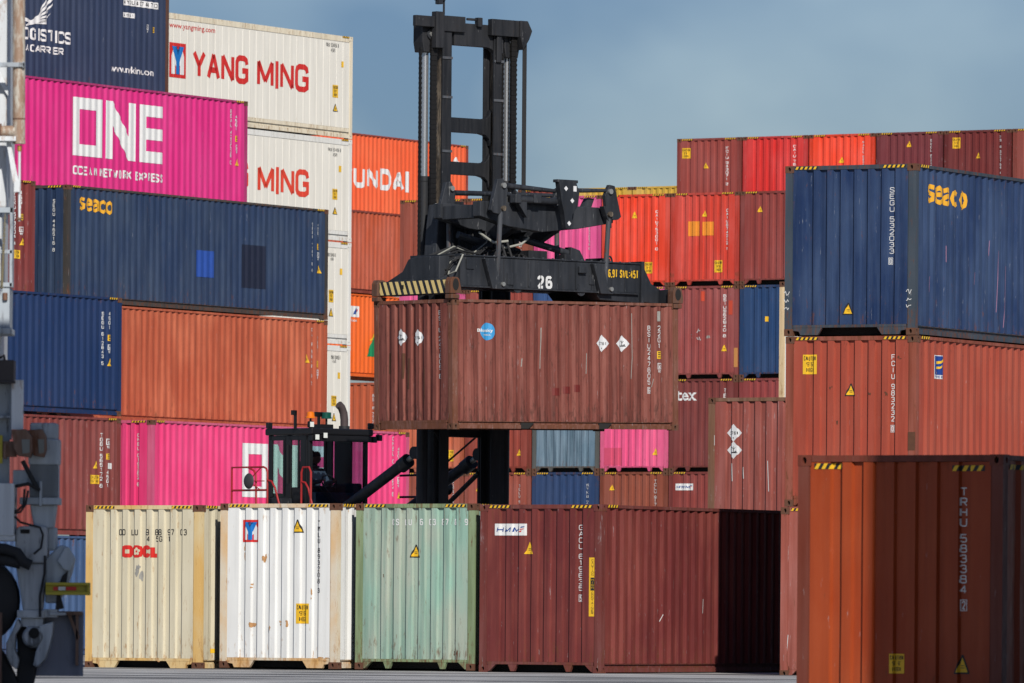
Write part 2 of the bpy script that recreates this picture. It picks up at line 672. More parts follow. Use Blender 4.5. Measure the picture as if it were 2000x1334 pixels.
# block lettering drawn with a constant stroke, as cut in container stencils
_O = [(.25, 0), (.06, .08), (0, .22), (0, .78), (.06, .92), (.25, 1), (.75, 1), (.94, .92), (1, .78), (1, .22), (.94, .08), (.75, 0), (.25, 0)]
_S9 = [(1, .38), (.94, .52), (.78, .56), (.22, .44), (.06, .48), (0, .62)]
GLYPH = {
    'A': [[(0, 0), (.5, 1), (1, 0)], [(.18, .33), (.82, .33)]],
    'B': [[(0, 0), (0, 1), (.72, 1), (.92, .92), (.92, .62), (.72, .53), (0, .53)], [(.72, .53), (1, .42), (1, .1), (.75, 0), (0, 0)]],
    'C': [[(1, .74), (.94, .92), (.75, 1), (.25, 1), (.06, .92), (0, .78), (0, .22), (.06, .08), (.25, 0), (.75, 0), (.94, .08), (1, .26)]],
    'D': [[(0, 0), (0, 1), (.66, 1), (.92, .88), (1, .7), (1, .3), (.92, .12), (.66, 0), (0, 0)]],
    'E': [[(1, 1), (0, 1), (0, 0), (1, 0)], [(0, .52), (.85, .52)]], 'F': [[(1, 1), (0, 1), (0, 0)], [(0, .52), (.85, .52)]],
    'G': [[(1, .74), (.94, .92), (.75, 1), (.25, 1), (.06, .92), (0, .78), (0, .22), (.06, .08), (.25, 0), (.75, 0), (1, .1), (1, .46), (.55, .46)]],
    'H': [[(0, 0), (0, 1)], [(1, 0), (1, 1)], [(0, .5), (1, .5)]], 'I': [[(.5, 0), (.5, 1)]],
    'J': [[(1, 1), (1, .22), (.9, .06), (.7, 0), (.3, 0), (.1, .06), (0, .24)]], 'K': [[(0, 0), (0, 1)], [(1, 1), (0, .42)], [(.3, .6), (1, 0)]],
    'L': [[(0, 1), (0, 0), (1, 0)]], 'M': [[(0, 0), (0, 1), (.5, .16), (1, 1), (1, 0)]], 'N': [[(0, 0), (0, 1), (1, 0), (1, 1)]], 'O': [_O], '0': [_O],
    'P': [[(0, 0), (0, 1), (.76, 1), (1, .9), (1, .56), (.76, .46), (0, .46)]], 'R': [[(0, 0), (0, 1), (.76, 1), (1, .9), (1, .58), (.76, .48), (0, .48)], [(.5, .48), (1, 0)]],
    'S': [[(1, .76), (.94, .92), (.75, 1), (.25, 1), (.06, .92), (0, .76), (.08, .6), (.92, .4), (1, .24), (.94, .08), (.75, 0), (.25, 0), (.06, .08), (0, .24)]],
    'T': [[(0, 1), (1, 1)], [(.5, 1), (.5, 0)]], 'U': [[(0, 1), (0, .22), (.06, .08), (.25, 0), (.75, 0), (.94, .08), (1, .22), (1, 1)]],
    'V': [[(0, 1), (.5, 0), (1, 1)]], 'W': [[(0, 1), (.25, 0), (.5, .7), (.75, 0), (1, 1)]], 'X': [[(0, 0), (1, 1)], [(0, 1), (1, 0)]],
    'Y': [[(0, 1), (.5, .45), (1, 1)], [(.5, .45), (.5, 0)]], 'Z': [[(0, 1), (1, 1), (0, 0), (1, 0)]],
    '1': [[(.2, .8), (.5, 1), (.5, 0)]], '2': [[(0, .76), (.06, .92), (.25, 1), (.75, 1), (.94, .92), (1, .76), (.92, .58), (0, 0), (1, 0)]],
    '3': [[(0, .82), (.1, .95), (.28, 1), (.72, 1), (.94, .9), (.94, .62), (.72, .53), (.35, .53)], [(.72, .53), (1, .42), (1, .14), (.75, 0), (.25, 0), (0, .16)]],
    '4': [[(.74, 0), (.74, 1), (0, .28), (1, .28)]], '5': [[(.95, 1), (.08, 1), (.02, .54), (.7, .58), (.94, .5), (1, .36), (1, .2), (.94, .07), (.75, 0), (.25, 0), (0, .14)]],
    '6': [[(.94, .88), (.75, 1), (.25, 1), (.06, .92), (0, .78), (0, .22), (.06, .08), (.25, 0), (.75, 0), (.94, .08), (1, .22), (1, .38), (.9, .52), (.7, .57), (0, .5)]],
    '7': [[(0, 1), (1, 1), (.36, 0)]], '8': [[(.25, .53), (.06, .62), (.06, .9), (.25, 1), (.75, 1), (.94, .9), (.94, .62), (.75, .53), (.25, .53), (0, .42), (0, .1), (.25, 0), (.75, 0), (1, .1), (1, .42), (.75, .53)]],
    '9': [[(.06, .12), (.25, 0), (.75, 0), (.94, .08), (1, .22), (1, .78), (.94, .92), (.75, 1), (.25, 1), (.06, .92), (0, .78), (0, .62), (.1, .48), (.3, .43), (1, .5)]],
    '-': [[(.15, .5), (.85, .5)]], "'": [[(.5, 1), (.42, .78)]], '"': [[(.3, 1), (.26, .78)], [(.7, 1), (.66, .78)]], ',': [[(.55, .06), (.35, -.16)]],
    ':': [[(.5, .18), (.5, .30)], [(.5, .66), (.5, .78)]], '.': [[(.5, 0), (.5, .12)]], '&': [[(1, 0), (.1, .75), (.3, 1), (.65, .9), (.65, .7), (0, .3), (.15, 0), (.6, 0), (1, .4)]]}
GW = {'I': .30, '1': .55, "'": .3, '"': .5, ',': .3, ':': .3, '.': .3, ' ': .55, 'M': 1.2, 'W': 1.3}


def stroke_poly(P, t, x0, x1, y0, y1):
    """one polyline as mitred quads of width t (metres) inside its glyph box"""
    Q = [(x0 + (x1 - x0) * p[0], y0 + (y1 - y0) * p[1]) for p in P]
    n = len(Q)
    # a sharp turn starts a new stroke, so that diagonals keep their full width
    for i in range(1, n - 1):
        ax, ay, bx, by = Q[i][0] - Q[i - 1][0], Q[i][1] - Q[i - 1][1], Q[i + 1][0] - Q[i][0], Q[i + 1][1] - Q[i][1]
        if ax * bx + ay * by < -.25 * math.hypot(ax, ay) * math.hypot(bx, by):
            return stroke_poly(P[:i + 1], t, x0, x1, y0, y1) + stroke_poly(P[i:], t, x0, x1, y0, y1)
    closed = n > 2 and abs(Q[0][0] - Q[-1][0]) < 1e-9 and abs(Q[0][1] - Q[-1][1]) < 1e-9
    L, Rr = [], []
    def nrm(a, b):
        dx, dy = b[0] - a[0], b[1] - a[1]
        l = math.hypot(dx, dy) or 1e-9
        return (-dy / l, dx / l)
    for i in range(n):
        if closed and i in (0, n - 1):
            na, nb = nrm(Q[n - 2], Q[0]), nrm(Q[0], Q[1])
        else:
            na = nrm(Q[i - 1], Q[i]) if i > 0 else nrm(Q[0], Q[1])
            nb = nrm(Q[i], Q[i + 1]) if i < n - 1 else na
        m = (na[0] + nb[0], na[1] + nb[1])
        d = m[0] * nb[0] + m[1] * nb[1]
        k = min(2.2, 1.0 / max(d, .35))
        ox, oy = m[0] * k * t / 2, m[1] * k * t / 2
        L.append((Q[i][0] + ox, Q[i][1] + oy))
        Rr.append((Q[i][0] - ox, Q[i][1] - oy))
    return [[L[i], L[i + 1], Rr[i + 1], Rr[i]] for i in range(n - 1)]


def block2d(s, box, weight=.13, gap=.28, vertical=False, shear=0.0, mul=1.0):
    """block capitals fitted into box (a0, b0, a1, b1); weight is the stroke as a share of the letter height"""
    a0, b0, a1, b1 = box
    polys = []
    if vertical:
        n = len(s)
        units = sum(.55 if c == ' ' else 1.0 for c in s)
        u = (b1 - b0) / units
        y = b1
        for c in s:
            if c == ' ':
                y -= u * .55
                continue
            h = u * .82
            t = h * weight
            w = a1 - a0
            gw = min(1, GW.get(c, 1)) if c in GW else 1
            xa, xb = a0 + t / 2, a1 - t / 2
            for P in GLYPH.get(c, []):
                polys += stroke_poly(P, t, xa, xb, y - h + t / 2, y - t / 2)
            y -= u
    else:
        lines = s
        tot = sum(GW.get(c, 1) for c in s) + gap * (len(s) - 1)
        h = b1 - b0
        t = h * weight
        k = (a1 - a0) / tot
        x = a0
        for c in s:
            w = GW.get(c, 1) * k
            for P in GLYPH.get(c, []):
                if c in 'I1\',:.':
                    polys += stroke_poly(P, t * mul, x, x + w, b0 + (0 if c not in ',:.' else 0) + (t / 2 if c not in 'I' else 0), b1 - (t / 2 if c != 'I' else 0))
                else:
                    polys += stroke_poly(P, t * mul, x + t * mul / 2, x + w - t * mul / 2, b0 + t / 2, b1 - t / 2)
            x += w + gap * k
        if shear:
            polys = [[(p[0] + (p[1] - b0) * shear - shear * h / 2, p[1]) for p in P] for P in polys]
    return poly2d(polys)


def rect2d(a0, b0, a1, b1):
    return poly2d([[(a0, b0), (a1, b0), (a1, b1), (a0, b1)]])


def disc2d(ca, cb, ra, rb, n=28):
    return poly2d([[(ca + ra * math.cos(2 * math.pi * t / n), cb + rb * math.sin(2 * math.pi * t / n)) for t in range(n)]])


def pick(box, face, px, py):
    """where on a wall of this container the photograph shows the point (px, py): (a, b) in metres"""
    Mi = box['M'].inverted()
    o = Mi @ Vector((0, 0, CAMH))
    d = (Mi.to_3x3() @ ray(px, py))
    if face == 'side':
        t = (0.025 - o.y) / d.y
        p = o + d * t
        return p.x, p.z
    t = (0.025 - o.x) / d.x
    p = o + d * t
    return W - p.y, p.z


def R(box, face, x0, y0, x1, y1):
    xm, ym = (x0 + x1) / 2, (y0 + y1) / 2
    a0 = pick(box, face, x0, ym)[0]
    a1 = pick(box, face, x1, ym)[0]
    b0 = pick(box, face, xm, y1)[1]
    b1 = pick(box, face, xm, y0)[1]
    return a0, b0, a1, b1


def decal(box, face, name, layers, flat=None, parent=None):
    """layers: (2D bmesh, material, level). Cut at the folds of the wall and laid a few millimetres over it."""
    length = box['L'] if face == 'side' else W
    A, D = prof(box['kind'] if face == 'side' else 'end', length)
    vs, fs, mi, mats = [], [], [], []
    step = 0.0035 if not box['far'] else 0.006
    zb = 0.30 if box['kind'] == 'flat' and face == 'side' else (0.165 if face == 'side' else 0.185)
    zt = box['H'] - (0.17 if box['kind'] == 'flat' and face == 'side' else (0.062 if face == 'side' else 0.078))
    _, zs, G = dent_grid(box['kind'] if face == 'side' else 'end', length, zb, zt, box['amp'], box['seed'])
    for bm, mat, lev in layers:
        bmesh.ops.triangulate(bm, faces=bm.faces[:])
        if flat is None:
            lo = min(v.co.x for v in bm.verts)
            hi = max(v.co.x for v in bm.verts)
            for a in A:
                if lo < a < hi:
                    bmesh.ops.bisect_plane(bm, geom=bm.verts[:] + bm.edges[:] + bm.faces[:], plane_co=(float(a), 0, 0), plane_no=(1, 0, 0), dist=1e-6)
            if box['amp']:
                bl, bh = min(v.co.y for v in bm.verts), max(v.co.y for v in bm.verts)
                for z in zs[1:-1]:
                    if bl < z < bh:
                        bmesh.ops.bisect_plane(bm, geom=bm.verts[:] + bm.edges[:] + bm.faces[:], plane_co=(0, float(z), 0), plane_no=(0, 1, 0), dist=1e-6)
        n = len(vs)
        bm.verts.index_update()
        for v in bm.verts:
            a, b = v.co.x, v.co.y
            if flat is not None:
                d = flat - step * (1 + lev)
            else:
                t = min(max((b - zs[0]) / (zs[-1] - zs[0]), 0), 1) * (len(zs) - 1)
                r = min(int(t), len(zs) - 2)
                d0, d1 = float(np.interp(a, A, G[r])), float(np.interp(a, A, G[r + 1]))
                d = d0 + (d1 - d0) * (t - r) - step * (1.2 + lev)
            vs.append((a, d, b) if face == 'side' else (d, W - a, b))
        if mat not in mats:
            mats.append(mat)
        for f in bm.faces:
            fs.append([n + v.index for v in f.verts])
            mi.append(mats.index(mat))
        bm.free()
    me = bpy.data.meshes.new(name)
    me.from_pydata(vs, [], fs)
    for m in mats:
        me.materials.append(m)
    me.polygons.foreach_set('material_index', mi)
    o = bpy.data.objects.new(name, me)
    COL.objects.link(o)
    o.parent = parent or box['root']
    return o


def hazard(box, face, a0, b0, w=0.42, h=0.046):
    key = ('hz', face, round(w, 2), round(h, 3), box['far'])
    if key not in MESHES:
        k = 0.0035 if not box['far'] else 0.006
        vs, fs, mi = [], [], []

        def quad(P, d, m):
            n = len(vs)
            for a, b in P:
                vs.append((a, -d, b) if face == 'side' else (-d, -a, b))
            fs.append(tuple(range(n, n + len(P))))
            mi.append(m)
        quad([(0, 0), (w, 0), (w, h), (0, h)], k, 0)
        n = max(3, int(round(w / 0.088)))
        p = w / n
        for i in range(n):
            x = i * p
            pts = [(x, 0), (x + p * 0.5, 0), (x + p * 0.5 + h * 0.55, h), (x + h * 0.55, h)]
            pts = [(min(w, q[0]), q[1]) for q in pts]
            quad(pts, 2 * k, 1)
        me = bpy.data.meshes.new('hazard_stripes')
        me.from_pydata(vs, [], fs)
        me.materials.append(BLACK)
        me.materials.append(YELLOW)
        me.polygons.foreach_set('material_index', mi)
        MESHES[key] = me
    o = bpy.data.objects.new('hazard_stripes', MESHES[key])
    COL.objects.link(o)
    o.parent = box['root']
    o.location = (a0, 0.002, b0) if face == 'side' else (0.006, W - a0, b0)
    return o


def serial(box, face, px, txt, col=None, bold=0.012, vertical=True, line=0.86, name='serial_number'):
    return decal(box, face, name, [(block2d(txt, R(box, face, *px), weight=(.17 if bold > .015 else .13) if vertical else .15, vertical=vertical, gap=.45), col or WHITE, 0)])


def frame2d(a0, b0, a1, b1, t):
    return poly2d([[(a0, b0), (a1, b0), (a1, b0 + t), (a0, b0 + t)], [(a0, b1 - t), (a1, b1 - t), (a1, b1), (a0, b1)],
                   [(a0, b0 + t), (a0 + t, b0 + t), (a0 + t, b1 - t), (a0, b1 - t)], [(a1 - t, b0 + t), (a1, b0 + t), (a1, b1 - t), (a1 - t, b1 - t)]])


def boxed_digit(box, face, px, ch, col=None):
    a0, b0, a1, b1 = R(box, face, *px)
    t = (a1 - a0) * 0.10
    decal(box, face, 'check_digit', [(frame2d(a0, b0, a1, b1, t), col or WHITE, 0),
                                     (block2d(ch, (a0 + 2.2 * t, b0 + 2 * t, a1 - 2.2 * t, b1 - 2 * t), weight=.14), col or WHITE, 0)])


def triangle(box, face, px, border=True):
    a0, b0, a1, b1 = R(box, face, *px)
    w, h = a1 - a0, b1 - b0
    lay = []
    if border:
        lay.append((poly2d([[(a0, b0), (a1, b0), (a1, b0 + h * 0.05), (a0 + w * 0.56, b1), (a0 + w * 0.44, b1), (a0, b0 + h * 0.05)]]), BLACK, 0))
    k = 0.09 if border else 0.0
    lay.append((poly2d([[(a0 + w * k * 1.4, b0 + h * k), (a1 - w * k * 1.4, b0 + h * k), (a0 + w * 0.5, b1 - h * k * 1.6)]]), YELLOW, 1))
    for q in (0.30, 0.42):
        lay.append((rect2d(a0 + w * 0.38, b0 + h * q, a0 + w * 0.66, b0 + h * (q + 0.035)), BLACK, 2))
    return decal(box, face, 'warning_triangle', lay)


def caution(box, face, px, lines=('CAUTION', "9'6\"", 'HIGH')):
    a0, b0, a1, b1 = R(box, face, *px)
    w, h = a1 - a0, b1 - b0
    lay = [(rect2d(a0, b0, a1, b1), YELLOW, 0)]
    n = len(lines)
    for i, s in enumerate(lines):
        ww = 0.84 if len(s) > 5 else 0.5
        y1 = b1 - h * (0.08 + i * 0.88 / n)
        lay.append((block2d(s, (a0 + w * (0.5 - ww / 2), y1 - h * 0.66 / n, a0 + w * (0.5 + ww / 2), y1), weight=.115, gap=.34), BLACK, 1))
    return decal(box, face, 'height_sticker', lay)


def patch(box, face, px, mat, name='label_plate', lev=0):
    return decal(box, face, name, [(rect2d(*R(box, face, *px)), mat, lev)])


def strokes(box, face, name, segs, width, mat, lev=0, flat=None):
    """polyline strokes given in photo pixels"""
    polys = []
    for P in segs:
        Q = [pick(box, face, *p) for p in P]
        for (x0, y0), (x1, y1) in zip(Q, Q[1:]):
            dx, dy = x1 - x0, y1 - y0
            l = math.hypot(dx, dy) or 1
            nx, ny = -dy / l * width / 2, dx / l * width / 2
            polys.append([(x0 + nx, y0 + ny), (x1 + nx, y1 + ny), (x1 - nx, y1 - ny), (x0 - nx, y0 - ny)])
    return decal(box, face, name, [(poly2d(polys), mat, lev)], flat=flat)


def pxpoly(box, face, polys):
    return poly2d([[pick(box, face, *p) for p in P] for P in polys])


def placard(box, face, px, what):
    a0, b0, a1, b1 = R(box, face, *px)
    ca, cb, w, h = (a0 + a1) / 2, (b0 + b1) / 2, a1 - a0, b1 - b0
    lay = [(poly2d([[(a0, cb), (ca, b0), (a1, cb), (ca, b1)]]), PLACARD, 0)]
    if what == 'env':
        lay += [(poly2d([[(ca - w * .03, cb - h * .10), (ca + w * .02, cb - h * .10), (ca + w * .01, cb + h * .22), (ca - w * .01, cb + h * .22)]]), BLACK, 1),
                (poly2d([[(ca - w * .20, cb - h * .17), (ca + w * .26, cb - h * .17), (ca + w * .20, cb - h * .11), (ca - w * .22, cb - h * .11)]]), BLACK, 1),
                (poly2d([[(ca, cb + h * .02), (ca + w * .13, cb + h * .14), (ca + w * .11, cb + h * .16), (ca, cb + h * .06)]]), BLACK, 1),
                (poly2d([[(ca, cb + h * .06), (ca - w * .14, cb + h * .16), (ca - w * .12, cb + h * .18), (ca, cb + h * .10)]]), BLACK, 1),
                (poly2d([[(ca + w * .04, cb - h * .10), (ca + w * .18, cb - h * .03), (ca + w * .22, cb - h * .09)]]), BLACK, 1)]
    else:
        lay += [(block2d(what, (a0 + w * .22, cb - h * .10, a1 - w * .22, cb + h * .08), weight=.16, gap=.4), BLACK, 1),
                (text2d('9', (ca - w * .04, b0 + h * .16, ca + w * .04, b0 + h * .26), bold=.01), BLACK, 1)]
    return decal(box, face, 'hazard_placard', lay)


PLACARD = ink('placard_white', (0.70, 0.70, 0.70, 1))


def ym_logo(box, face, px):
    a0, b0, a1, b1 = R(box, face, *px)
    w, h = a1 - a0, b1 - b0
    P = lambda pts: poly2d([[(a0 + x * w, b0 + y * h) for x, y in pts]])
    lay = [(P([(0, 0), (1, 0), (1, 1), (0, 1)]), RED, 0),
           (P([(.12, .10), (.34, .10), (.34, .38), (.5, .22), (.66, .38), (.66, .10), (.88, .10), (.88, .62), (.74, .88), (.26, .88), (.12, .62)]), WHITE, 1),
           (P([(.40, .10), (.60, .10), (.60, .46), (.86, .90), (.64, .90), (.50, .64), (.36, .90), (.14, .90), (.40, .46)]), BLUE, 2),
           (P([(.42, .90), (.58, .90), (.50, .72)]), RED, 2)]
    return decal(box, face, 'logo', lay)


def seaco(box, px):
    """fat slanted lower-case letters"""
    a0, b0, a1, b1 = R(box, 'side', *px)
    G = {'s': [[(.95, .92), (.55, 1), (.12, .88), (.10, .68), (.85, .42), (.82, .14), (.45, 0), (.0, .10)]],
         'e': [[(.10, .52), (.92, .56), (.90, .82), (.55, 1), (.15, .82), (.05, .45), (.25, .10), (.60, 0), (.95, .14)]],
         'a': [[(.10, .88), (.50, 1), (.88, .84), (.92, .0)], [(.90, .56), (.45, .54), (.08, .36), (.14, .08), (.50, .02), (.90, .22)]],
         'c': [[(.95, .80), (.60, 1), (.20, .85), (.05, .48), (.20, .14), (.58, 0), (.95, .18)]],
         'o': [[(.5, 0), (.16, .16), (.02, .5), (.16, .84), (.5, 1), (.84, .84), (.98, .5), (.84, .16), (.5, 0)]]}
    w, h = (a1 - a0) / 5, b1 - b0
    lay = []
    for i, ch in enumerate('seaco'):
        polys = []
        t = h * .21
        for P in G[ch]:
            polys += stroke_poly(P, t, a0 + w * i + t * .45, a0 + w * (i + .97) - t * .45, b0 + h * .03 * (4 - i) + t / 2, b1 - h * .03 * i - t / 2)
        lay.append((poly2d(polys), GOLD, .12 * i))
    return decal(box, 'side', 'logo', lay)


# ------------------------------------------------------------------ ground
def ground():
    m, nt, bs = _nt('yard_concrete')
    N, Lk = nt.nodes, nt.links
    tc = N.new('ShaderNodeTexCoord')

    def noise(sc, detail, s3=(1, 1, 1), rgh=.6):
        mp = N.new('ShaderNodeMapping')
        mp.inputs['Scale'].default_value = s3
        Lk.new(tc.outputs['Object'], mp.inputs['Vector'])
        n = N.new('ShaderNodeTexNoise')
        n.inputs['Scale'].default_value = sc
        n.inputs['Detail'].default_value = detail
        n.inputs['Roughness'].default_value = rgh
        Lk.new(mp.outputs[0], n.inputs['Vector'])
        return n.outputs['Fac']
    r1 = N.new('ShaderNodeValToRGB')
    r1.color_ramp.elements[0].position = .3
    r1.color_ramp.elements[0].color = (.36, .355, .35, 1)
    r1.color_ramp.elements[1].position = .72
    r1.color_ramp.elements[1].color = (.66, .65, .63, 1)
    Lk.new(noise(.35, 8), r1.inputs['Fac'])
    # tyre tracks: dark bands that wander across the lane
    r2 = N.new('ShaderNodeValToRGB')
    r2.color_ramp.elements[0].position = .46
    r2.color_ramp.elements[0].color = (1, 1, 1, 1)
    r2.color_ramp.elements[1].position = .58
    r2.color_ramp.elements[1].color = (.22, .22, .23, 1)
    Lk.new(noise(1.0, 7, (.10, .42, 1), .7), r2.inputs['Fac'])
    mx = N.new('ShaderNodeMixRGB')
    mx.blend_type = 'MULTIPLY'
    mx.inputs[0].default_value = 1
    Lk.new(r1.outputs[0], mx.inputs[1])
    Lk.new(r2.outputs[0], mx.inputs[2])
    r3 = N.new('ShaderNodeValToRGB')
    r3.color_ramp.elements[0].position = .35
    r3.color_ramp.elements[0].color = (.72, .72, .72, 1)
    r3.color_ramp.elements[1].position = .7
    r3.color_ramp.elements[1].color = (1.1, 1.1, 1.08, 1)
    Lk.new(noise(6, 6, (.4, .9, 1)), r3.inputs['Fac'])
    m2 = N.new('ShaderNodeMixRGB')
    m2.blend_type = 'MULTIPLY'
    m2.inputs[0].default_value = 1
    Lk.new(mx.outputs[0], m2.inputs[1])
    Lk.new(r3.outputs[0], m2.inputs[2])
    Lk.new(m2.outputs[0], bs.inputs['Base Color'])
    bs.inputs['Roughness'].default_value = .85
    bp = N.new('ShaderNodeBump')
    bp.inputs['Strength'].default_value = .4
    bp.inputs['Distance'].default_value = .03
    Lk.new(noise(9, 8), bp.inputs['Height'])
    Lk.new(bp.outputs[0], bs.inputs['Normal'])
    xs = [-4000, -400, -60, -20, -10, -5, 0, 5, 10, 20, 60, 400, 4000]
    ys = [-3000, -200, -20, 20, 50, 70, 78, 84, 90, 96, 102, 108, 114, 118, 130, 150, 165, 180, 260, 500, 1500, 6000]

    def gz(y):
        t = min(1, max(0, (114 - y) / 30))
        a = -.17 * t * t * (3 - 2 * t)
        t = min(1, max(0, (y - 150) / 15))
        return a - .07 * t
    mb = MB()
    vs = [(x, y, gz(y)) for y in ys for x in xs]
    n = len(xs)
    fs = [(j * n + i, j * n + i + 1, (j + 1) * n + i + 1, (j + 1) * n + i) for j in range(len(ys) - 1) for i in range(n - 1)]
    mb.add(vs, fs)
    o = mb.build('ground', m)
    tag(o, 'sunlit grey concrete yard with dark tyre tracks', None, None, 'structure')
    for p in o.data.polygons:
        p.use_smooth = True


ground()

# ------------------------------------------------------------------ the containers
TP, TF, TR, TX = (math.radians(a) for a in (30.587, 30.748, 27.114, 49.12))


def uv(u, v, z, th=TP):
    return (u * math.sin(th) - v * math.cos(th), u * math.cos(th) + v * math.sin(th), z)


def marks(box, face, ser, txt, code, yel, whi, tri, border=False):
    if ser:
        serial(box, face, ser, txt, bold=0.02)
    if code:
        serial(box, face, code, '45G1', bold=0.02, name='size_code')
    if yel:
        a0, b0, a1, b1 = R(box, face, *yel)
        decal(box, face, 'size_sticker', [(rect2d(a0, b0, a1, b1), YELLOW, 0)] +
              [(rect2d(a0 + (a1 - a0) * .2, b0 + (b1 - b0) * q, a1 - (a1 - a0) * .2, b0 + (b1 - b0) * (q + .12)), BLACK, 1) for q in (.2, .5, .75)])
    if whi:
        a0, b0, a1, b1 = R(box, face, *whi)
        t = (a1 - a0) * .12
        decal(box, face, 'railway_mark', [(frame2d(a0, b0 + (b1 - b0) * .35, a1, b1, t), WHITE, 0),
                                          (text2d('ic', (a0 + 2 * t, b0 + (b1 - b0) * .45, a1 - 2 * t, b1 - 2 * t), bold=.03), WHITE, 0),
                                          (text2d('97', (a0 + t, b0, a1 - t, b0 + (b1 - b0) * .26), bold=.03), WHITE, 0)])
    if tri:
        triangle(box, face, tri, border)


def blob(box, face, name, spots, mat, seed=1):
    """irregular patches (rust breaking through, scuffs): list of photo-pixel boxes"""
    rr = random.Random(seed)
    for s in spots:
        polys = []
        a0, b0, a1, b1 = R(box, face, *s)
        for k in range(rr.randint(2, 4)):
            ca = a0 + (a1 - a0) * rr.uniform(.2, .8)
            cb = b0 + (b1 - b0) * rr.uniform(.15, .85)
            ra, rb = (a1 - a0) * rr.uniform(.12, .32), (b1 - b0) * rr.uniform(.10, .34)
            n = 11
            polys.append([(ca + ra * rr.uniform(.45, 1.1) * math.cos(2 * math.pi * t / n), cb + rb * rr.uniform(.4, 1.1) * math.sin(2 * math.pi * t / n)) for t in range(n)])
        decal(box, face, name, [(poly2d([p]), mat, 0.15 * i) for i, p in enumerate(polys)])



RUSTM = plain('bare_rust', (0.48, 0.26, 0.11, 1), .85, 0, .35, 14)
DKRUST = plain('dark_rust', (0.10, 0.04, 0.02, 1), .9, 0, .3, 14)
CHALK = plain('chalk', (0.62, 0.62, 0.60, 1), .9)
GREYM = plain('grey_scuff', (0.30, 0.29, 0.26, 1), .8, 0, .3, 12)


def scribble(box, face, px, n, seed, width=.012, flat=None, name='chalk_marks'):
    rr = random.Random(seed)
    segs = []
    x0, y0, x1, y1 = px
    for i in range(n):
        y = y0 + (y1 - y0) * (i + .5) / n
        P = []
        x = x0
        while x < x1:
            P.append((x, y + rr.uniform(-.36, .36) * (y1 - y0) / n))
            x += (x1 - x0) * rr.uniform(.12, .25)
        segs.append(P)
    return strokes(box, face, name, segs, width, CHALK, flat=flat)


def scuffs(box, face, lines, mat, width=.01, name='scratch'):
    for ln in lines:
        strokes(box, face, name, [ln], width, mat)


# --- front row on the ground
cream = paint('cream_paint', S(208, 198, 170), rust=.16, streak=.16, fade=.12, scratch=.05, seed=1.3, rough=.55, rustcol=(.36, .19, .06, 1))
cream_f = paint('cream_frame_paint', S(214, 174, 106), rust=.16, streak=.05, fade=.42, scratch=.0, seed=4.3, rough=.6, rustcol=(.36, .17, .05, 1), fadecol=S(216, 196, 152))
b = container(TF, (-5.51, 129.84, -.01), 'cream container with red lettering, leftmost of the four front containers on the ground',
              mat=cream, frame=cream_f, foot='tunnel', amp=.008, seed=3)
serial(b, 'end', (230.7, 1033.5, 365.9, 1045.5), 'OO LU  9 88 97 03', BLACK, .004, False)
serial(b, 'end', (287.4, 1047, 330.8, 1058), '4 5G 1', BLACK, .004, False, name='size_code')
a0, b0, a1, b1 = R(b, 'end', 238.6, 1065, 308.7, 1089)
w_ = (a1 - a0)
lay = [(block2d(ch, (a0 + w_ * x0, b0, a0 + w_ * x1, b1), weight=.33), RED, .1 * x0) for ch, x0, x1 in (('O', 0, .28), ('O', .27, .55), ('C', .55, .80), ('L', .80, 1.0))]
fc, fb, fr = a0 + w_ * .415, (b0 + b1) / 2, (b1 - b0) * .20
lay.append((disc2d(fc, fb, fr * 1.7, fr * 1.7, 20), RED, .3))
for k in range(5):
    an = math.pi / 2 + k * 2 * math.pi / 5
    lay.append((disc2d(fc + fr * math.cos(an), fb + fr * math.sin(an), fr * .62, fr * .62, 12), cream, .6 + .06 * k))
lay.append((disc2d(fc, fb, fr * .28, fr * .28, 8), RED, 1.2))
decal(b, 'end', 'logo', lay)
blob(b, 'end', 'paint_scuff', [(262, 1097, 280, 1131)], GREYM, 5)
patch(b, 'side', (412.5, 1267, 419, 1275.5), YELLOW, 'size_sticker')
blob(b, 'end', 'rust_patch', [(176, 1280, 190, 1294), (300, 1285, 322, 1294), (370, 1284, 382, 1294)], RUSTM, 8)

whitep = paint('white_worn_paint', S(226, 226, 222), rust=.06, streak=.12, fade=.1, scratch=.0, seed=7.7, rough=.5, rustcol=(.40, .22, .08, 1))
white_f = paint('white_rusty_frame_paint', S(214, 204, 184), rust=.20, streak=.05, fade=.42, scratch=.0, seed=6.1, rough=.6, rustcol=(.42, .21, .07, 1), fadecol=S(214, 166, 100))
b = container(TF, (-3.064, 128.6, .02), 'white container with rust-stained posts and a red square logo, second in the front row',
              mat=whitep, frame=white_f, foot='tunnel', amp=.008, seed=5)
ym_logo(b, 'end', (473, 1015.2, 505.5, 1058.7))
triangle(b, 'end', (572.5, 1014.7, 592, 1040.5))
serial(b, 'end', (618.7, 1015.5, 626, 1160.5), 'YMLU 893208 3', BLACK, .002)
caution(b, 'end', (579, 1178.7, 604.2, 1218))
blob(b, 'end', 'rust_patch', [(474, 1064, 482, 1106), (511, 1076, 520, 1104), (489, 1138, 497, 1150), (606, 1150, 613, 1172), (483, 1210, 504, 1234),
                              (524, 1216, 532, 1230), (543, 1212, 552, 1222), (557, 1208, 564, 1230), (436, 1285, 470, 1292), (620, 1283, 645, 1292)], RUSTM, 12)

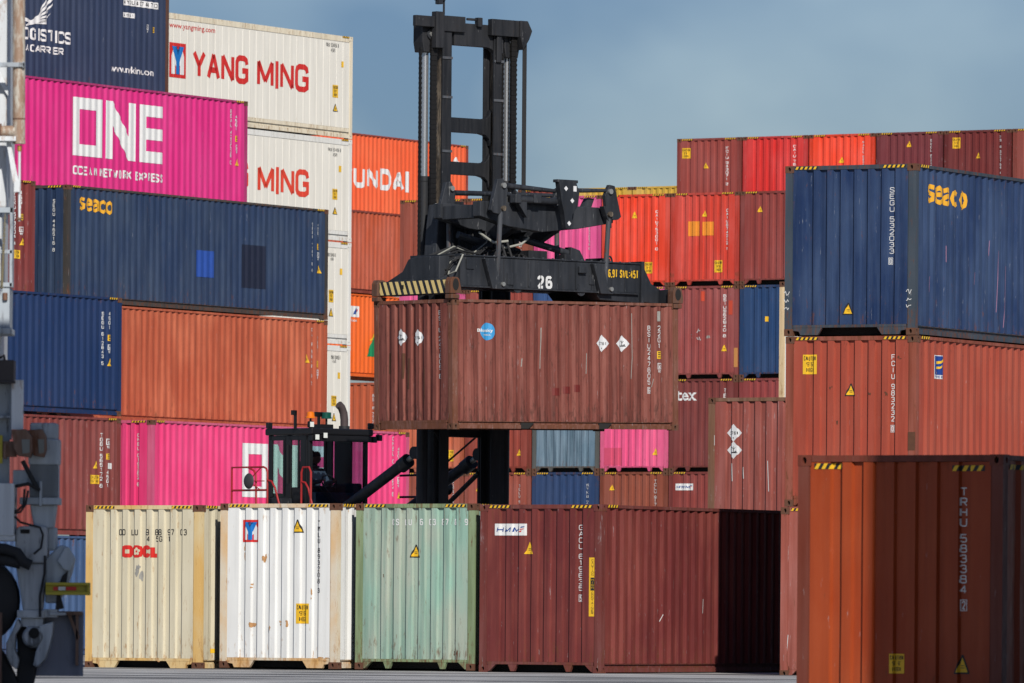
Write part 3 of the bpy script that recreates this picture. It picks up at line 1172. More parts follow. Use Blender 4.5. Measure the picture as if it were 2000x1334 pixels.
greenp = paint('pale_green_paint', S(146, 180, 163), rust=.16, streak=.35, fade=.35, scratch=.1, seed=3.9, rough=.5, fadecol=S(168, 176, 160))
green_f = paint('olive_green_frame_paint', S(128, 146, 108), rust=.22, streak=.4, fade=.3, scratch=.1, seed=5.9, rough=.55)
b = container(TF, (-.65, 127.49, .02), 'pale green container in the front row with a worn yellow triangle', mat=greenp, frame=green_f, amp=.008, seed=8)
serial(b, 'end', (765, 1013.3, 915, 1025.9), 'CS LU  6 03 87 8  9', WHITE, .008, False)
triangle(b, 'end', (801.4, 1063.7, 821, 1089))
blob(b, 'end', 'paint_scuff', [(748, 1118, 754, 1132), (885, 1240, 896, 1286), (912, 1228, 926, 1250)], DKRUST, 4)

maroonp = paint('maroon_paint', S(106, 46, 45), rust=.10, streak=.3, fade=.3, scratch=.16, seed=8.2, rough=.45, fadecol=S(130, 66, 58))
maroon_f = paint('maroon_frame_paint', S(112, 54, 48), rust=.16, streak=.3, fade=.35, scratch=.25, seed=9.2, rough=.5)
b = container(TF, (1.528, 126.0, .0), 'dark maroon container with a white and blue panel, rightmost of the four front containers',
              mat=maroonp, frame=maroon_f, cast=maroon_f, amp=.007, seed=13)


def hmm_panel(b, px):
    a0, b0, a1, b1 = R(b, 'end', *px)
    w, h = a1 - a0, b1 - b0
    lay = [(rect2d(a0, b0, a1, b1), WHITE, 0),
           (block2d('HMM', (a0 + w * .07, b0 + h * .26, a0 + w * .78, b0 + h * .72), weight=.2, gap=.32, shear=.22), DKBLUE, 1)]
    P = lambda pts: poly2d([[(a0 + x * w, b0 + y * h) for x, y in pts]])
    lay += [(P([(.78, .28), (.84, .28), (.88, .42), (.82, .42)]), RED, 1), (P([(.80, .48), (.93, .52), (.95, .60), (.82, .56)]), RED, 1),
            (P([(.82, .64), (.95, .70), (.97, .78), (.86, .76)]), DKBLUE, 1)]
    return decal(b, 'end', 'logo_panel', lay)


hmm_panel(b, (967.6, 1022.8, 1027.6, 1045.8))
triangle(b, 'end', (1024.8, 1058, 1042, 1082), False)
serial(b, 'end', (1128.8, 1025, 1137.8, 1156), 'GAOU 619635', bold=.012)
boxed_digit(b, 'end', (1128.8, 1161.3, 1136.8, 1175.3), '5')
a0, b0, a1, b1 = R(b, 'end', 1151.3, 1089, 1161.6, 1204)
decal(b, 'end', 'height_strip', [(rect2d(a0, b0, a1, b1), YELLOW, 0), (rect2d(a0 + (a1 - a0) * .3, b0 + (b1 - b0) * .44, a1, b0 + (b1 - b0) * .66), BLACK, 1),
                                 (block2d('CAUTION', (a0 + (a1 - a0) * .45, b0 + (b1 - b0) * .68, a1 - (a1 - a0) * .12, b1 - .03), vertical=True), BLACK, 1),
                                 (block2d('HIGH', (a0 + (a1 - a0) * .45, b0 + (b1 - b0) * .46, a1 - (a1 - a0) * .12, b0 + (b1 - b0) * .64), vertical=True), YELLOW, 2),
                                 (block2d('CONTAINER', (a0 + (a1 - a0) * .45, b0 + .03, a1 - (a1 - a0) * .12, b0 + (b1 - b0) * .42), vertical=True), BLACK, 1)])
scuffs(b, 'side', [[(1224, 1078), (1223, 1110), (1224, 1140)], [(1315, 1130), (1315, 1150)], [(1372, 1170), (1371, 1198)], [(1294, 1200), (1290, 1214)]], CHALK, .012)

# --- right-hand stack of three
navyE = paint('blue_paint', S(31, 50, 86), rust=.06, streak=.25, fade=.2, scratch=.16, seed=2.1, rough=.42, fadecol=S(70, 88, 118))
navyF = paint('blue_grey_frame_paint', S(58, 68, 78), rust=.20, streak=.35, fade=.3, scratch=.1, seed=2.9, rough=.55)
b = container(TR, (6.77, 124.4, 5.78), 'blue container with yellow lettering on top of the tall right-hand stack', mat=navyE, frame=navyF, foot='tunnel', amp=.008, seed=21)
serial(b, 'end', (1736.2, 365.6, 1745.6, 497.7), 'SEGU 532033', bold=.012)
boxed_digit(b, 'end', (1734.8, 503, 1742.7, 516.8), '0')
triangle(b, 'end', (1646.2, 591.3, 1665.3, 614.7))
seaco(b, (1810.3, 363.5, 1888.4, 406))
scribble(b, 'end', (1532.5, 566, 1543.5, 608), 3, 4, .012, .004)
scribble(b, 'end', (1771, 563, 1782, 606), 3, 9, .012, .004)
scuffs(b, 'side', [[(1949, 490), (1948, 540), (1946, 610)], [(1963, 520), (1961, 590), (1959, 640)], [(1892, 478), (1891, 540)], [(1906, 532), (1905, 556)], [(1847, 480), (1847, 512)],
                   [(1818, 540), (1817, 570)], [(1934, 470), (1933, 500)]], plain('pink_scratch', S(150, 110, 135), .7), .012)

brickp = paint('brick_red_paint', S(160, 70, 52), rust=.10, streak=.25, fade=.25, scratch=.12, seed=12.4, rough=.5, fadecol=S(165, 85, 66), rustcol=S(90, 44, 34))
brick_f = paint('brick_red_frame_paint', S(140, 70, 50), rust=.2, streak=.35, fade=.3, scratch=.16, seed=13.4, rough=.55)
b = container(TR, (6.80, 124.4, 2.875), 'brick red container with a blue and yellow flag logo, under the top blue container', mat=brickp, frame=brick_f, amp=.008, seed=22)
caution(b, 'end', (1568.9, 692.7, 1596.2, 730.9))
triangle(b, 'end', (1650.9, 749, 1670.7, 773.5))
serial(b, 'end', (1739.4, 692, 1746.3, 825.4), 'FCIU 983232', bold=.012)
boxed_digit(b, 'end', (1738.2, 830, 1745.7, 844.3), '0')
a0, b0, a1, b1 = R(b, 'side', 1823.3, 694, 1841.3, 740)
w_, h_ = a1 - a0, b1 - b0
P_ = lambda pts: poly2d([[(a0 + x * w_, b0 + y * h_) for x, y in pts]])
decal(b, 'side', 'logo_panel', [(rect2d(a0, b0, a1, b1), WHITE, 0), (P_([(.05, .17), (.95, .17), (.95, .97), (.05, .97)]), ink('flag_blue', S(22, 58, 130)), 1),
                                (P_([(.20, .60), (.38, .74), (.70, .76), (.92, .86), (.92, .74), (.70, .66), (.40, .62), (.22, .50)]), YELLOW, 2),
                                (P_([(.16, .22), (.20, .40), (.40, .52), (.66, .52), (.82, .60), (.80, .50), (.64, .43), (.42, .42), (.28, .32), (.22, .20)]), YELLOW, 2),
                                (block2d('FLORENS', (a0 + w_ * .06, b0 + h_ * .03, a0 + w_ * .94, b0 + h_ * .14), weight=.2), DKBLUE, 1)])
blob(b, 'end', 'rust_patch', [(1750, 692, 1762, 702), (1620, 750, 1628, 760), (1696, 762, 1702, 772), (1726, 764, 1736, 774), (1630, 820, 1638, 832)], DKRUST, 21)
decal(b, 'end', 'post_patch', [(rect2d(W - .145, .95, W - .01, 1.26), DKRUST, 0)], flat=.004)

saltp = paint('faded_red_paint', S(158, 84, 70), rust=.10, streak=.3, fade=.35, scratch=.3, seed=14.4, rough=.55)
b = container(TR, (6.74, 124.4, -.035), 'faded red container at the foot of the right-hand stack, only its left post showing', mat=saltp, frame=saltp, amp=.004, seed=2)
scuffs(b, 'end', [[(1533, 1096), (1536, 1112), (1532, 1120)], [(1540, 1240), (1537, 1280)]], CHALK, .012)

# --- nearest container, half in shade
orangep = paint('orange_red_paint', S(152, 60, 26), rust=.04, streak=.15, fade=.2, scratch=.12, seed=15.5, rough=.42, fadecol=S(168, 80, 44))
orange_f = paint('orange_brown_frame_paint', S(110, 50, 34), rust=.12, streak=.3, fade=.2, scratch=.1, seed=16.5, rough=.5)
b = container(math.radians(28.0), (5.235, 78.6, -.157), 'orange red container nearest the camera, half in shade at lower right', mat=orangep, frame=orange_f, cast=orange_f,
              amp=.005, seed=25, stripes=False, sidestripes=False)


def hazard_px(b, face, px, n=4):
    a0, b0, a1, b1 = R(b, face, *px)
    w, h = a1 - a0, b1 - b0
    p = w / n
    lay = [(rect2d(a0, b0, a1, b1), BLACK, 0)]
    for i in range(n):
        x = a0 + i * p
        lay.append((poly2d([[(x, b0), (x + p * .5, b0), (min(a1, x + p * .5 + h * .6), b1), (min(a1, x + h * .6), b1)]]), YELLOW, 1))
    return decal(b, face, 'hazard_stripes', lay)


hazard_px(b, 'end', (1592, 905, 1647, 916))
hazard_px(b, 'end', (1861, 909, 1925, 920))
hazard_px(b, 'side', (1969, 908, 2012, 918))
serial(b, 'end', (1873.8, 952, 1886.5, 1163), 'TRHU 583384', bold=.012)
boxed_digit(b, 'end', (1873.8, 1170.9, 1886.5, 1193.4), '2')
caution(b, 'end', (1737.8, 1277, 1764, 1315.4), ('CAUTION', "9'-6\"", 'HIGH'))
triangle(b, 'end', (1864, 1279, 1891.6, 1316.6))

# --- stacks just off the right of the picture, whose shade falls on the nearest container
shadep = paint('grey_blue_paint', S(70, 90, 110), seed=18.1)
for k, (lab, mt) in enumerate((('grey blue container at the foot of the stack right of the picture', shadep),
                               ('second grey blue container of the stack right of the picture', shadep),
                               ('third grey blue container of the stack right of the picture', shadep),
                               ('topmost grey blue container of the stack right of the picture', shadep))):
    th = math.radians(28.0)
    c = Vector((7.03, 66.6, 0)) + Vector((math.cos(th), -math.sin(th), 0)) * W
    container(th, (c.x, c.y, -.17 + k * (HC + .01)), lab, mat=mt, amp=0, far=True, stripes=False, sidestripes=False)

# --- the container on the spreader
dustp = paint('dusty_red_paint', S(124, 66, 56), rust=.24, streak=.5, fade=.25, scratch=.2, seed=19.3, rough=.6, fadecol=S(146, 88, 76), rustcol=S(70, 42, 34))
dust_f = paint('dusty_brown_frame_paint', S(122, 76, 60), rust=.30, streak=.4, fade=.4, scratch=.3, seed=20.3, rough=.65)
LIFT = b = container(TX, (-1.21, 146.24, 4.675), 'dusty red short container with white diamond placards, hanging from the black spreader',
                     L=L20, H=ST, mat=dustp, frame=dust_f, amp=.010, seed=31, tilt=-.018, roll=.006, foot='plain', stripes=False, sidestripes=False)
placard(b, 'end', (774.6, 642, 794, 676), 'env')
placard(b, 'end', (807.7, 642.8, 826.4, 676), '2761')
serial(b, 'end', (854.8, 606, 859.5, 741.4), 'BSIU 247605 6', bold=.012)
a0, b0, a1, b1 = R(b, 'side', 934.7, 630.3, 965.5, 664.6)
decal(b, 'side', 'logo', [(disc2d(a0 + (a1 - a0) * .55, (b0 + b1) / 2, (a1 - a0) * .46, (b1 - b0) * .5), ink('sky_blue_film', S(60, 150, 205)), 0),
                          (text2d('Bluesky', (a0 - .02, b0 + (b1 - b0) * .42, a1 - .05, b0 + (b1 - b0) * .66), bold=.02), WHITE, 1),
                          (text2d('INTERMODAL', (a0 + .12, b0 + (b1 - b0) * .27, a1 - .1, b0 + (b1 - b0) * .34), bold=.02), WHITE, 1)])
placard(b, 'side', (1164.3, 653.7, 1188.8, 687.6), '2761')
placard(b, 'side', (1203.2, 654.9, 1228.6, 687.6), 'env')
serial(b, 'side', (1263.7, 636.2, 1269.5, 753.1), 'BSIU247605', bold=.012, line=1.0)
boxed_digit(b, 'side', (1263.7, 756.2, 1270.3, 768.7), '6')
serial(b, 'side', (1283.5, 636.2, 1289.5, 682.2), '22G1', bold=.012, name='size_code')
marks(b, 'side', None, '', None, (1282.7, 686, 1290.5, 700.9), (1283.5, 709, 1291.5, 728), None)
for q in ((1079.3, 757.8, 1094.1, 772.6), (1100, 755, 1114.8, 768.7), (1121.4, 751.5, 1134.3, 765.6)):
    patch(b, 'side', q, plain('dark_red_touch_up', S(112, 38, 32), .6, 0, .2, 8), 'touch_up_patch')
patch(b, 'side', (1283, 608, 1289, 627.6), GREYM, 'vent_plate')
scuffs(b, 'end', [[(788, 690), (787, 740)], [(800, 700), (799, 760)], [(829, 720), (828, 790)], [(760, 690), (759, 730)]], DKRUST, .05, 'rust_streak')
scuffs(b, 'side', [[(1235, 612), (1236, 700), (1234, 740)], [(1058, 640), (1057, 720)], [(1020, 700), (1019, 716)], [(1145, 690), (1144, 730)], [(1278, 740), (1274, 756)]], GREYM, .018)

# --- red container with two placards behind the front row, and the cream one farther behind
palered = paint('pale_red_paint', S(152, 80, 70), rust=.08, streak=.35, fade=.3, scratch=.28, seed=22.3, rough=.55)
pale_f = paint('tan_brown_frame_paint', S(126, 90, 68), rust=.2, streak=.4, fade=.3, scratch=.25, seed=23.3)
b = container(TP, (5.905, 142.76, 2.68), 'pale red container with two white diamond placards one above the other', H=ST, mat=palered, frame=pale_f, amp=.006, seed=33, stripes=False)
placard(b, 'end', (1419, 828, 1447.8, 862.9), '2761')
placard(b, 'end', (1419, 861.8, 1447.8, 896.3), 'env')
scuffs(b, 'end', [[(1430, 905), (1431, 940)], [(1452, 912), (1453, 935)], [(1396, 850), (1396, 870)], [(1500, 900), (1502, 960)]], CHALK, .015)
creamw = paint('off_white_paint', S(226, 224, 214), rust=.05, seed=24.3, streak=.15)
creamp = paint('cream_post_paint', S(214, 186, 140), rust=.2, seed=25.3, streak=.3, rustcol=(.30, .15, .05, 1))
container(TP, (8.18, 167.8, 5.8), 'off-white container showing only a cream corner post left of the right-hand stack', mat=creamw, frame=creamp, amp=0, seed=1, stripes=False, far=True)

# --- left-hand block: rows of long containers seen along their sides
FAR = dict(amp=.0015, far=True)
p1 = paint('slate_blue_paint', S(58, 84, 122), seed=31.1, streak=.2)
container(TP, uv(138.15, 100.03, -.065), 'slate blue container at ground level behind the white crane leg', mat=p1, seed=1, **FAR)
p2 = paint('dull_maroon_paint', S(128, 58, 52), seed=32.1, streak=.3, fade=.3)
b = container(TP, uv(138.15, 100.03, 2.84), 'dull maroon container with yellow stickers beside the lower pink container', mat=p2, seed=2, **FAR)
marks(b, 'side', (195, 846, 199.3, 954), 'TGBU 565172 8', (207.6, 919, 211, 953.5), (207.6, 886, 213.4, 897.5), (207.6, 857, 214.6, 876), (181.8, 900, 191, 915))
caution(b, 'side', (176.4, 927.8, 194.3, 945), ('CAUTION', "9'6\" HIGH"))
patch(b, 'side', (209.6, 904.5, 218.8, 916), WHITE, 'label_plate')
p3 = paint('deep_blue_paint', S(22, 47, 88), seed=33.1, streak=.15, fade=.12, rust=.02, scratch=.05)
b = container(TP, uv(138.15, 100.03, 5.79), 'deep blue container left of the orange brown one in the left-hand block', mat=p3, seed=1, **FAR)
marks(b, 'side', (197.7, 609, 201.5, 714.7), 'SEGU 612843 5', (211, 609, 214.7, 644.8), (210, 654, 215.4, 666), (210, 673, 216, 690), (209, 700, 218, 715))
pk = paint('bright_pink_paint', S(228, 62, 118), rust=0, streak=.16, fade=.15, scratch=0, seed=34.1, rough=.4, fadecol=S(242, 100, 148))
pk_f = paint('pink_frame_paint', S(205, 84, 122), rust=.1, streak=.2, seed=35.1)
b = container(TP, uv(151.78, 100.07, 2.845), 'bright pink container behind the driver cab', mat=pk, frame=pk_f, seed=2, **FAR)


def one_logo(b, box4):
    a0, b0, a1, b1 = R(b, 'side', *box4)
    w, h = a1 - a0, b1 - b0
    t, s = .20 * h, .0735
    X = lambda x: a0 + x * w
    st = s * w
    quads = []
    q = lambda x0, y0, x1, y1: quads.append([(x0, y0), (x1, y0), (x1, y1), (x0, y1)])
    # O
    q(X(0), b0, X(0) + st, b1); q(X(.323) - st, b0, X(.323), b1); q(X(0) + st, b0, X(.323) - st, b0 + t); q(X(0) + st, b1 - t, X(.323) - st, b1)
    # N
    q(X(.354), b0, X(.354) + st, b1); q(X(.688) - st, b0, X(.688), b1)
    quads.append([(X(.354) + st, b1), (X(.354) + st, b1 - .42 * h), (X(.688) - st, b0), (X(.688) - st, b0 + .42 * h)])
    # E
    q(X(.74), b0, X(.74) + st, b1)
    for y in (b0, (b0 + b1) / 2 - t / 2, b1 - t):
        q(X(.74) + st, y, X(1), y + t)
    return decal(b, 'side', 'logo', [(poly2d(quads), WHITE, 0)])


one_logo(b, (472.2, 868.6, 631.7, 973))
serial(b, 'end', (267, 846.4, 272, 951), 'ONEU 019362 6', bold=.02)
marks(b, 'side', (764.8, 853, 769.2, 971), 'ONEU 019362 6', (775.5, 874, 779.3, 901.7), (775.5, 912, 780, 926), (775, 932, 780.5, 952), (774.5, 956.8, 783, 973.5))
q4 = paint('dark_slate_blue_paint', S(38, 56, 86), rust=.05, streak=.3, fade=.25, scratch=.1, seed=36.1, fadecol=S(62, 76, 96))
q4f = paint('dark_grey_frame_paint', S(66, 62, 58), rust=.2, streak=.3, seed=37.1)
b = container(TP, uv(151.63, 102.52, 8.70), 'dark slate blue container with gold lettering and two square blue patches', mat=q4, frame=q4f, seed=1, **FAR)
serial(b, 'end', (101.7, 388.8, 106.4, 492.7), 'SEGU 446516 8', bold=.02)
seaco(b, (153.7, 387, 220.4, 417))
patch(b, 'side', (383.5, 489.6, 417.2, 541.5), plain('royal_blue_touch_up', S(34, 72, 150), .5, 0, .2, 4), 'touch_up_patch')
patch(b, 'side', (471, 479, 518, 563), plain('navy_touch_up', S(20, 27, 48), .5, 0, .2, 4), 'touch_up_patch')
marks(b, 'side', (608.2, 434.7, 611.8, 532.9), 'SEGU 446516 8', (619.4, 435.8, 621.9, 469), (618.3, 476.4, 623, 488), (618.6, 493, 624, 510), (617.6, 517.8, 627.3, 533.6))
q3 = paint('orange_brown_paint', S(172, 84, 56), rust=.07, streak=.25, fade=.25, scratch=.1, seed=38.1, fadecol=S(196, 112, 80))
b = container(TP, uv(151.63, 102.52, 5.79), 'orange brown container under the dark slate blue one', mat=q3, seed=2, **FAR)
marks(b, 'side', (606.8, 640, 610.7, 754), 'CAIU 984013 2', (618.6, 655, 621.9, 691), (617.6, 704.8, 622.2, 717.4), (617.6, 722, 623, 740), (594.9, 691.5, 603.9, 708.4))
tx = paint('oxide_red_paint', S(122, 48, 44), seed=39.1, streak=.25)
b = container(TP, uv(138.0, 102.52, 8.70), 'oxide red container end behind the white ladder at left', mat=tx, seed=1, **FAR)
marks(b, 'side', (26, 375, 29.5, 480), 'TEXU 573204 4', (38.6, 372, 42, 410), (39, 418, 44, 430), (38.4, 443, 44.7, 459), (38.4, 464.4, 47.2, 479))
caution(b, 'side', (20.5, 488, 39.4, 504.7), ('CAUTION', "9'6\" HIGH"))
mg = paint('magenta_paint', S(214, 44, 124), rust=0, streak=.14, fade=.15, scratch=0, seed=40.1, rough=.4, fadecol=S(218, 76, 142))
mgf = paint('magenta_frame_paint', S(176, 48, 108), rust=.1, seed=41.1)
b = container(TP, uv(151.58, 105.03, 11.61), 'magenta container with large white letters in the upper left', mat=mg, frame=mgf, seed=2, **FAR)
one_logo(b, (143.3, 198.7, 318.6, 312))
for w_, q_ in (('OCEAN', (143.3, 325, 190.5, 342.5)), ('NETWORK', (194, 331, 255.7, 348.5)), ('EXPRESS', (264, 338, 318.6, 355))):
    decal(b, 'side', 'lettering', [(block2d(w_, R(b, 'side', *q_), weight=.2, gap=.24), WHITE, 0)])
marks(b, 'side', (448.4, 214, 452, 322.7), 'BEAU 423036 0', (458.7, 225, 462, 256.6), (458.8, 265.4, 463.2, 277), (459.4, 283, 464.4, 300), (458, 307.6, 467, 323.7))
ny = paint('dark_navy_paint', S(46, 58, 84), rust=.03, streak=.22, fade=.15, scratch=.05, seed=42.1)
nyf = paint('rust_brown_frame_paint', S(92, 62, 50), rust=.3, seed=43.1)
b = container(TP, uv(151.6, 107.55, 14.52), 'dark navy container with a white wing emblem at the top left corner', mat=ny, frame=nyf, cast=nyf, seed=1, **FAR)
for w_, q_ in (('NYK', (-16, 47, 25, 71)), ('LOGISTICS', (31, 57, 139, 81))):
    decal(b, 'side', 'company_name', [(block2d(w_, R(b, 'side', *q_), weight=.2, gap=.2), WHITE, 0)])
decal(b, 'side', 'lettering', [(block2d('MEGACARRIER', R(b, 'side', 17, 87.5, 123, 102), weight=.2, gap=.3), WHITE, 0)])
decal(b, 'side', 'web_address', [(text2d('www.nykline.com', R(b, 'side', 217, 130.5, 301, 148), bold=.018), WHITE, 0)])
P1 = R(b, 'side', 240, 1, 308, 14)
P2 = R(b, 'side', 239.4, 25, 262.2, 34.5)
decal(b, 'side', 'number_plate', [(rect2d(*P1), WHITE, 0), (block2d('NYKU 407447 0', (P1[0] + .05, P1[1] + .03, P1[2] - .05, P1[3] - .03), weight=.15, gap=.5), BLACK, 1),
                                  (rect2d(*P2), WHITE, 0), (block2d('45G1', (P2[0] + .05, P2[1] + .03, P2[2] - .05, P2[3] - .03), weight=.15, gap=.5), BLACK, 1)])
marks(b, 'side', None, '', None, (297.5, 53, 302.3, 64), (285.6, 48, 291, 64), None)
wing = []
for i, (y0, y1, x1) in enumerate(((-30, -22, 107), (-14, -4, 107), (4, 10, 104), (17, 21, 97), (26, 30, 98), (33, 37, 92))):
    wing.append([(60 - i * 2, 40 + i * 1.5), (74 - i, 30 + i * 2.4), (90, (y0 + 30) * .5 + i * 3 - 3), (x1, y0), (x1 - 2, y1), (90, (y1 + 30) * .5 + i * 3 - 1), (74 - i, 34 + i * 2.5), (60 - i * 2, 43 + i * 1.5)])
wing.append([(14, 42), (40, 30), (62, 40), (60, 46), (40, 37), (16, 46)])
decal(b, 'side', 'wing_emblem', [(pxpoly(b, 'side', [P]), WHITE, .1 * i) for i, P in enumerate(wing)])

rf = paint('reefer_white_paint', S(230, 225, 212), rust=.0, streak=.10, fade=.06, scratch=0, seed=44.1, rough=.35, rustcol=(.4, .3, .18, 1))
rff = paint('reefer_cream_frame_paint', S(224, 212, 186), rust=.12, streak=.2, fade=.1, scratch=0, seed=45.1, rustcol=(.36, .22, .10, 1))
rff2 = paint('reefer_white_frame_paint', S(222, 220, 212), rust=.05, streak=.15, fade=.1, scratch=0, seed=46.1, rustcol=(.36, .22, .10, 1))
GREYINK = ink('grey_lettering', S(110, 110, 108))
reef = []
for k, (z, lab, fr) in enumerate(((14.43, 'white refrigerated container with long red lettering, topmost of its stack', rff),
                                  (11.515, 'white refrigerated container, second from the top beside the magenta one', rff2),
                                  (8.595, 'white refrigerated container, third from the top right of the dark slate blue one', rff2),
                                  (5.68, 'white refrigerated container, lowest in view above the driver cab', rff2))):
    b = container(TP, uv(164.86, 110.03, z), lab, mat=rf, frame=fr, cast=fr, seed=3, reefer=True, stripes=False, **FAR)
    reef.append(b)
RED2 = ink('orange_red_lettering', S(222, 66, 42))
for w_, q_ in (('YANG', (375.6, 103.5, 484.5, 158.5)), ('MING', (501.5, 121, 602.3, 174.7))):
    decal(reef[0], 'side', 'lettering', [(block2d(w_, R(reef[0], 'side', *q_), weight=.18, gap=.09, mul=1.12), RED, 0)])
decal(reef[0], 'side', 'web_address', [(text2d('www.yangming.com', R(reef[0], 'side', 330, 49, 419.6, 62), bold=.006), RED, 0)])
ym_logo(reef[0], 'side', (330, 84, 362.3, 152))
for w_, q_ in (('YANG', (375.6, 309, 484.5, 363)), ('MING', (502.5, 327.5, 603, 380.4))):
    decal(reef[1], 'side', 'lettering', [(block2d(w_, R(reef[1], 'side', *q_), weight=.18, gap=.09, mul=1.12), RED2, 0)])
for b, num, cod, cau, tri, ye in ((reef[0], (636.3, 84, 661, 92), (645.7, 94.5, 654, 102), (648.9, 166, 659.6, 190.5), (649.5, 203, 659, 218), (666.2, 120, 670.6, 131.6)),
                                  (reef[1], (640, 289, 665, 296), (650, 299, 658, 306), (648.5, 369, 658.3, 389.8), (648.9, 404.6, 658, 418.8), (661, 324, 666, 336)),
                                  (reef[2], (638, 494, 655, 501), (645, 503, 651, 509), (641.5, 566, 650.6, 590.4), (641.5, 602, 650, 618), (663, 524.6, 668, 536.8)),
                                  (reef[3], (646, 694, 664, 702), (649, 703, 656, 709), (646.3, 772.8, 656.4, 793), (647.4, 807, 655.7, 822.4), (659, 727.5, 663.6, 739.7))):
    serial(b, 'side', num, 'YMLU 534456 8', GREYINK, .008, False)
    serial(b, 'side', cod, '45R1', GREYINK, .008, False, name='size_code')
    caution(b, 'side', cau)
    triangle(b, 'side', tri)
    patch(b, 'side', ye, YELLOW, 'size_sticker')

hy = paint('orange_paint', S(236, 96, 54), rust=.0, streak=.15, fade=.15, scratch=0, seed=47.1, fadecol=S(236, 120, 80))
b = container(TP, uv(217.9, 138.0, 15.2), 'orange container with bold white letters behind the mast', mat=hy, frame=paint('dark_red_frame_paint', S(150, 60, 44), seed=48.1), seed=2, **FAR)
decal(b, 'side', 'lettering', [(block2d('HYUNDAI', R(b, 'side', 640, 327, 798.5, 368), weight=.22, gap=.14, mul=1.15), WHITE, 0)])
decal(b, 'side', 'emblem', [(pxpoly(b, 'side', [[(886, 315), (890, 306), (893, 312), (898, 317)]]), WHITE, 0)])
o2 = paint('rust_orange_paint', S(186, 84, 52), seed=49.1, streak=.25, scratch=.05)
container(TP, uv(212.0, 135.5, 12.2), 'rust orange container under the one with bold white letters', mat=o2, frame=paint('rust_red_frame_paint', S(140, 60, 44), seed=50.1), seed=1, **FAR)
o3 = paint('vivid_orange_paint', S(240, 104, 30), rust=0, streak=.12, fade=.1, scratch=0, seed=51.1)
b = container(TP, uv(212.0, 135.5, 9.28), 'vivid orange container beside the white stack, left of the hanging container', mat=o3, seed=2, **FAR)
a0, b0, a1, b1 = R(b, 'side', 680, 597.6, 701, 619)
w_, h_ = a1 - a0, b1 - b0
P_ = lambda pts: poly2d([[(a0 + x * w_, b0 + y * h_) for x, y in pts]])
decal(b, 'side', 'logo_panel', [(rect2d(a0, b0, a1, b1), WHITE, 0), (P_([(.5, .25), (.66, .25), (.80, .8), (.64, .8)]), DKBLUE, 1), (P_([(.70, .45), (.90, .55), (.92, .75), (.74, .66)]), RED, 1),
                                (text2d('hmm21.com', (a0 - .3, b0 - h_ * .42, a1 - w_ * .15, b0 - h_ * .16), bold=.02), WHITE, 0)])
decal(b, 'side', 'flag_emblem', [(pxpoly(b, 'side', [[(716, 696), (745, 698), (745, 640), (727, 664)]]), ink('emblem_green', S(20, 130, 80)), 0),
                                 (pxpoly(b, 'side', [[(727, 664), (745, 640), (745, 630), (722, 666)]]), YELLOW, 1)])

# --- right-hand background block: rows of container ends
BU, BV, BP = 200.45, 110.40, 2.48
LV = {2: 2.62, 3: 5.515, 4: 8.41, 5: 11.32}


def bcol(j, lev, col, label, seed, **kw):
    m = paint('end_paint_%d_%d' % (lev, j + 2), col, rust=kw.pop('rust', .05), streak=kw.pop('streak', .22), fade=kw.pop('fade', .22), scratch=kw.pop('scratch', .08), seed=50 + seed * 1.37)
    g = tuple(c * .8 for c in col[:3]) + (1,)
    f = paint('end_frame_%d_%d' % (lev, j + 2), kw.pop('fcol', g), rust=.16, streak=.3, fade=.25, scratch=.1, seed=90 + seed * 1.7)
    return container(TP, uv(BU + kw.pop('du', 0), BV + BP * j, LV[lev] + kw.pop('dz', 0)), label, mat=m, frame=f, seed=seed % 3, amp=.0018, far=True, **kw)


b = bcol(4, 5, S(150, 74, 56), 'brown container end just left of the mast, under the big orange one', 1)
b = bcol(3, 5, S(140, 72, 50), 'brown container end behind the spreader linkage', 2)
serial(b, 'end', (1013.5, 440, 1018, 494), 'TCLU 98 6')
b = bcol(2, 5, S(226, 84, 142), 'pink container end seen through the spreader linkage', 3, rust=0, scratch=0)
serial(b, 'end', (1149, 433.5, 1152.8, 488.5), 'U50240018 0', bold=.02)
b = bcol(1, 5, S(236, 70, 42), 'bright red orange container end right of the spreader linkage', 4, rust=0, scratch=.02)
triangle(b, 'end', (1235, 412.7, 1244, 426), False)
serial(b, 'end', (1280, 410.7, 1284.2, 490.2), 'CAIU753001 0', bold=.02)
caution(b, 'end', (1260, 512, 1274.6, 534))
b = bcol(0, 5, S(204, 66, 50), 'tomato red container end with two square orange patches', 5, scratch=.02)
triangle(b, 'end', (1372, 410.7, 1380.7, 423), False)
for q in ((1344.7, 432.3, 1365.5, 461), (1372.5, 433, 1393.3, 459.8)):
    patch(b, 'end', q, plain('orange_touch_up', S(228, 140, 44), .6, 0, .15, 5), 'touch_up_patch')
serial(b, 'end', (1417.5, 407.8, 1421.5, 489.6), 'CAIU874212 1', bold=.02)
caution(b, 'end', (1396, 508.4, 1411.4, 531.8))
b = bcol(-1, 5, S(142, 64, 58), 'brownish red container end left of the top blue container', 6)
triangle(b, 'end', (1480, 402, 1489, 414), False)
b = bcol(4, 4, S(222, 84, 140), 'pink container end peeping over the left end of the hanging container', 7, rust=0, scratch=0)
b = bcol(3, 4, S(150, 70, 60), 'red brown container end showing above the hanging container near the number', 8)
b = bcol(2, 4, S(44, 76, 124), 'blue container end showing above the middle of the hanging container', 9)
b = bcol(1, 4, S(232, 90, 144), 'pink container end showing as a sliver above the hanging container', 10, rust=0, scratch=0)
serial(b, 'end', (1281, 585, 1285, 640), 'ONEU 0')
b = bcol(0, 4, S(148, 70, 66), 'dusty maroon container end with chalk marks and orange touch-up squares', 11, fade=.3)
serial(b, 'end', (1412.9, 575, 1417.6, 660), 'BSIU962940 8', bold=.02)
triangle(b, 'end', (1409.6, 673, 1419, 685.8), False)
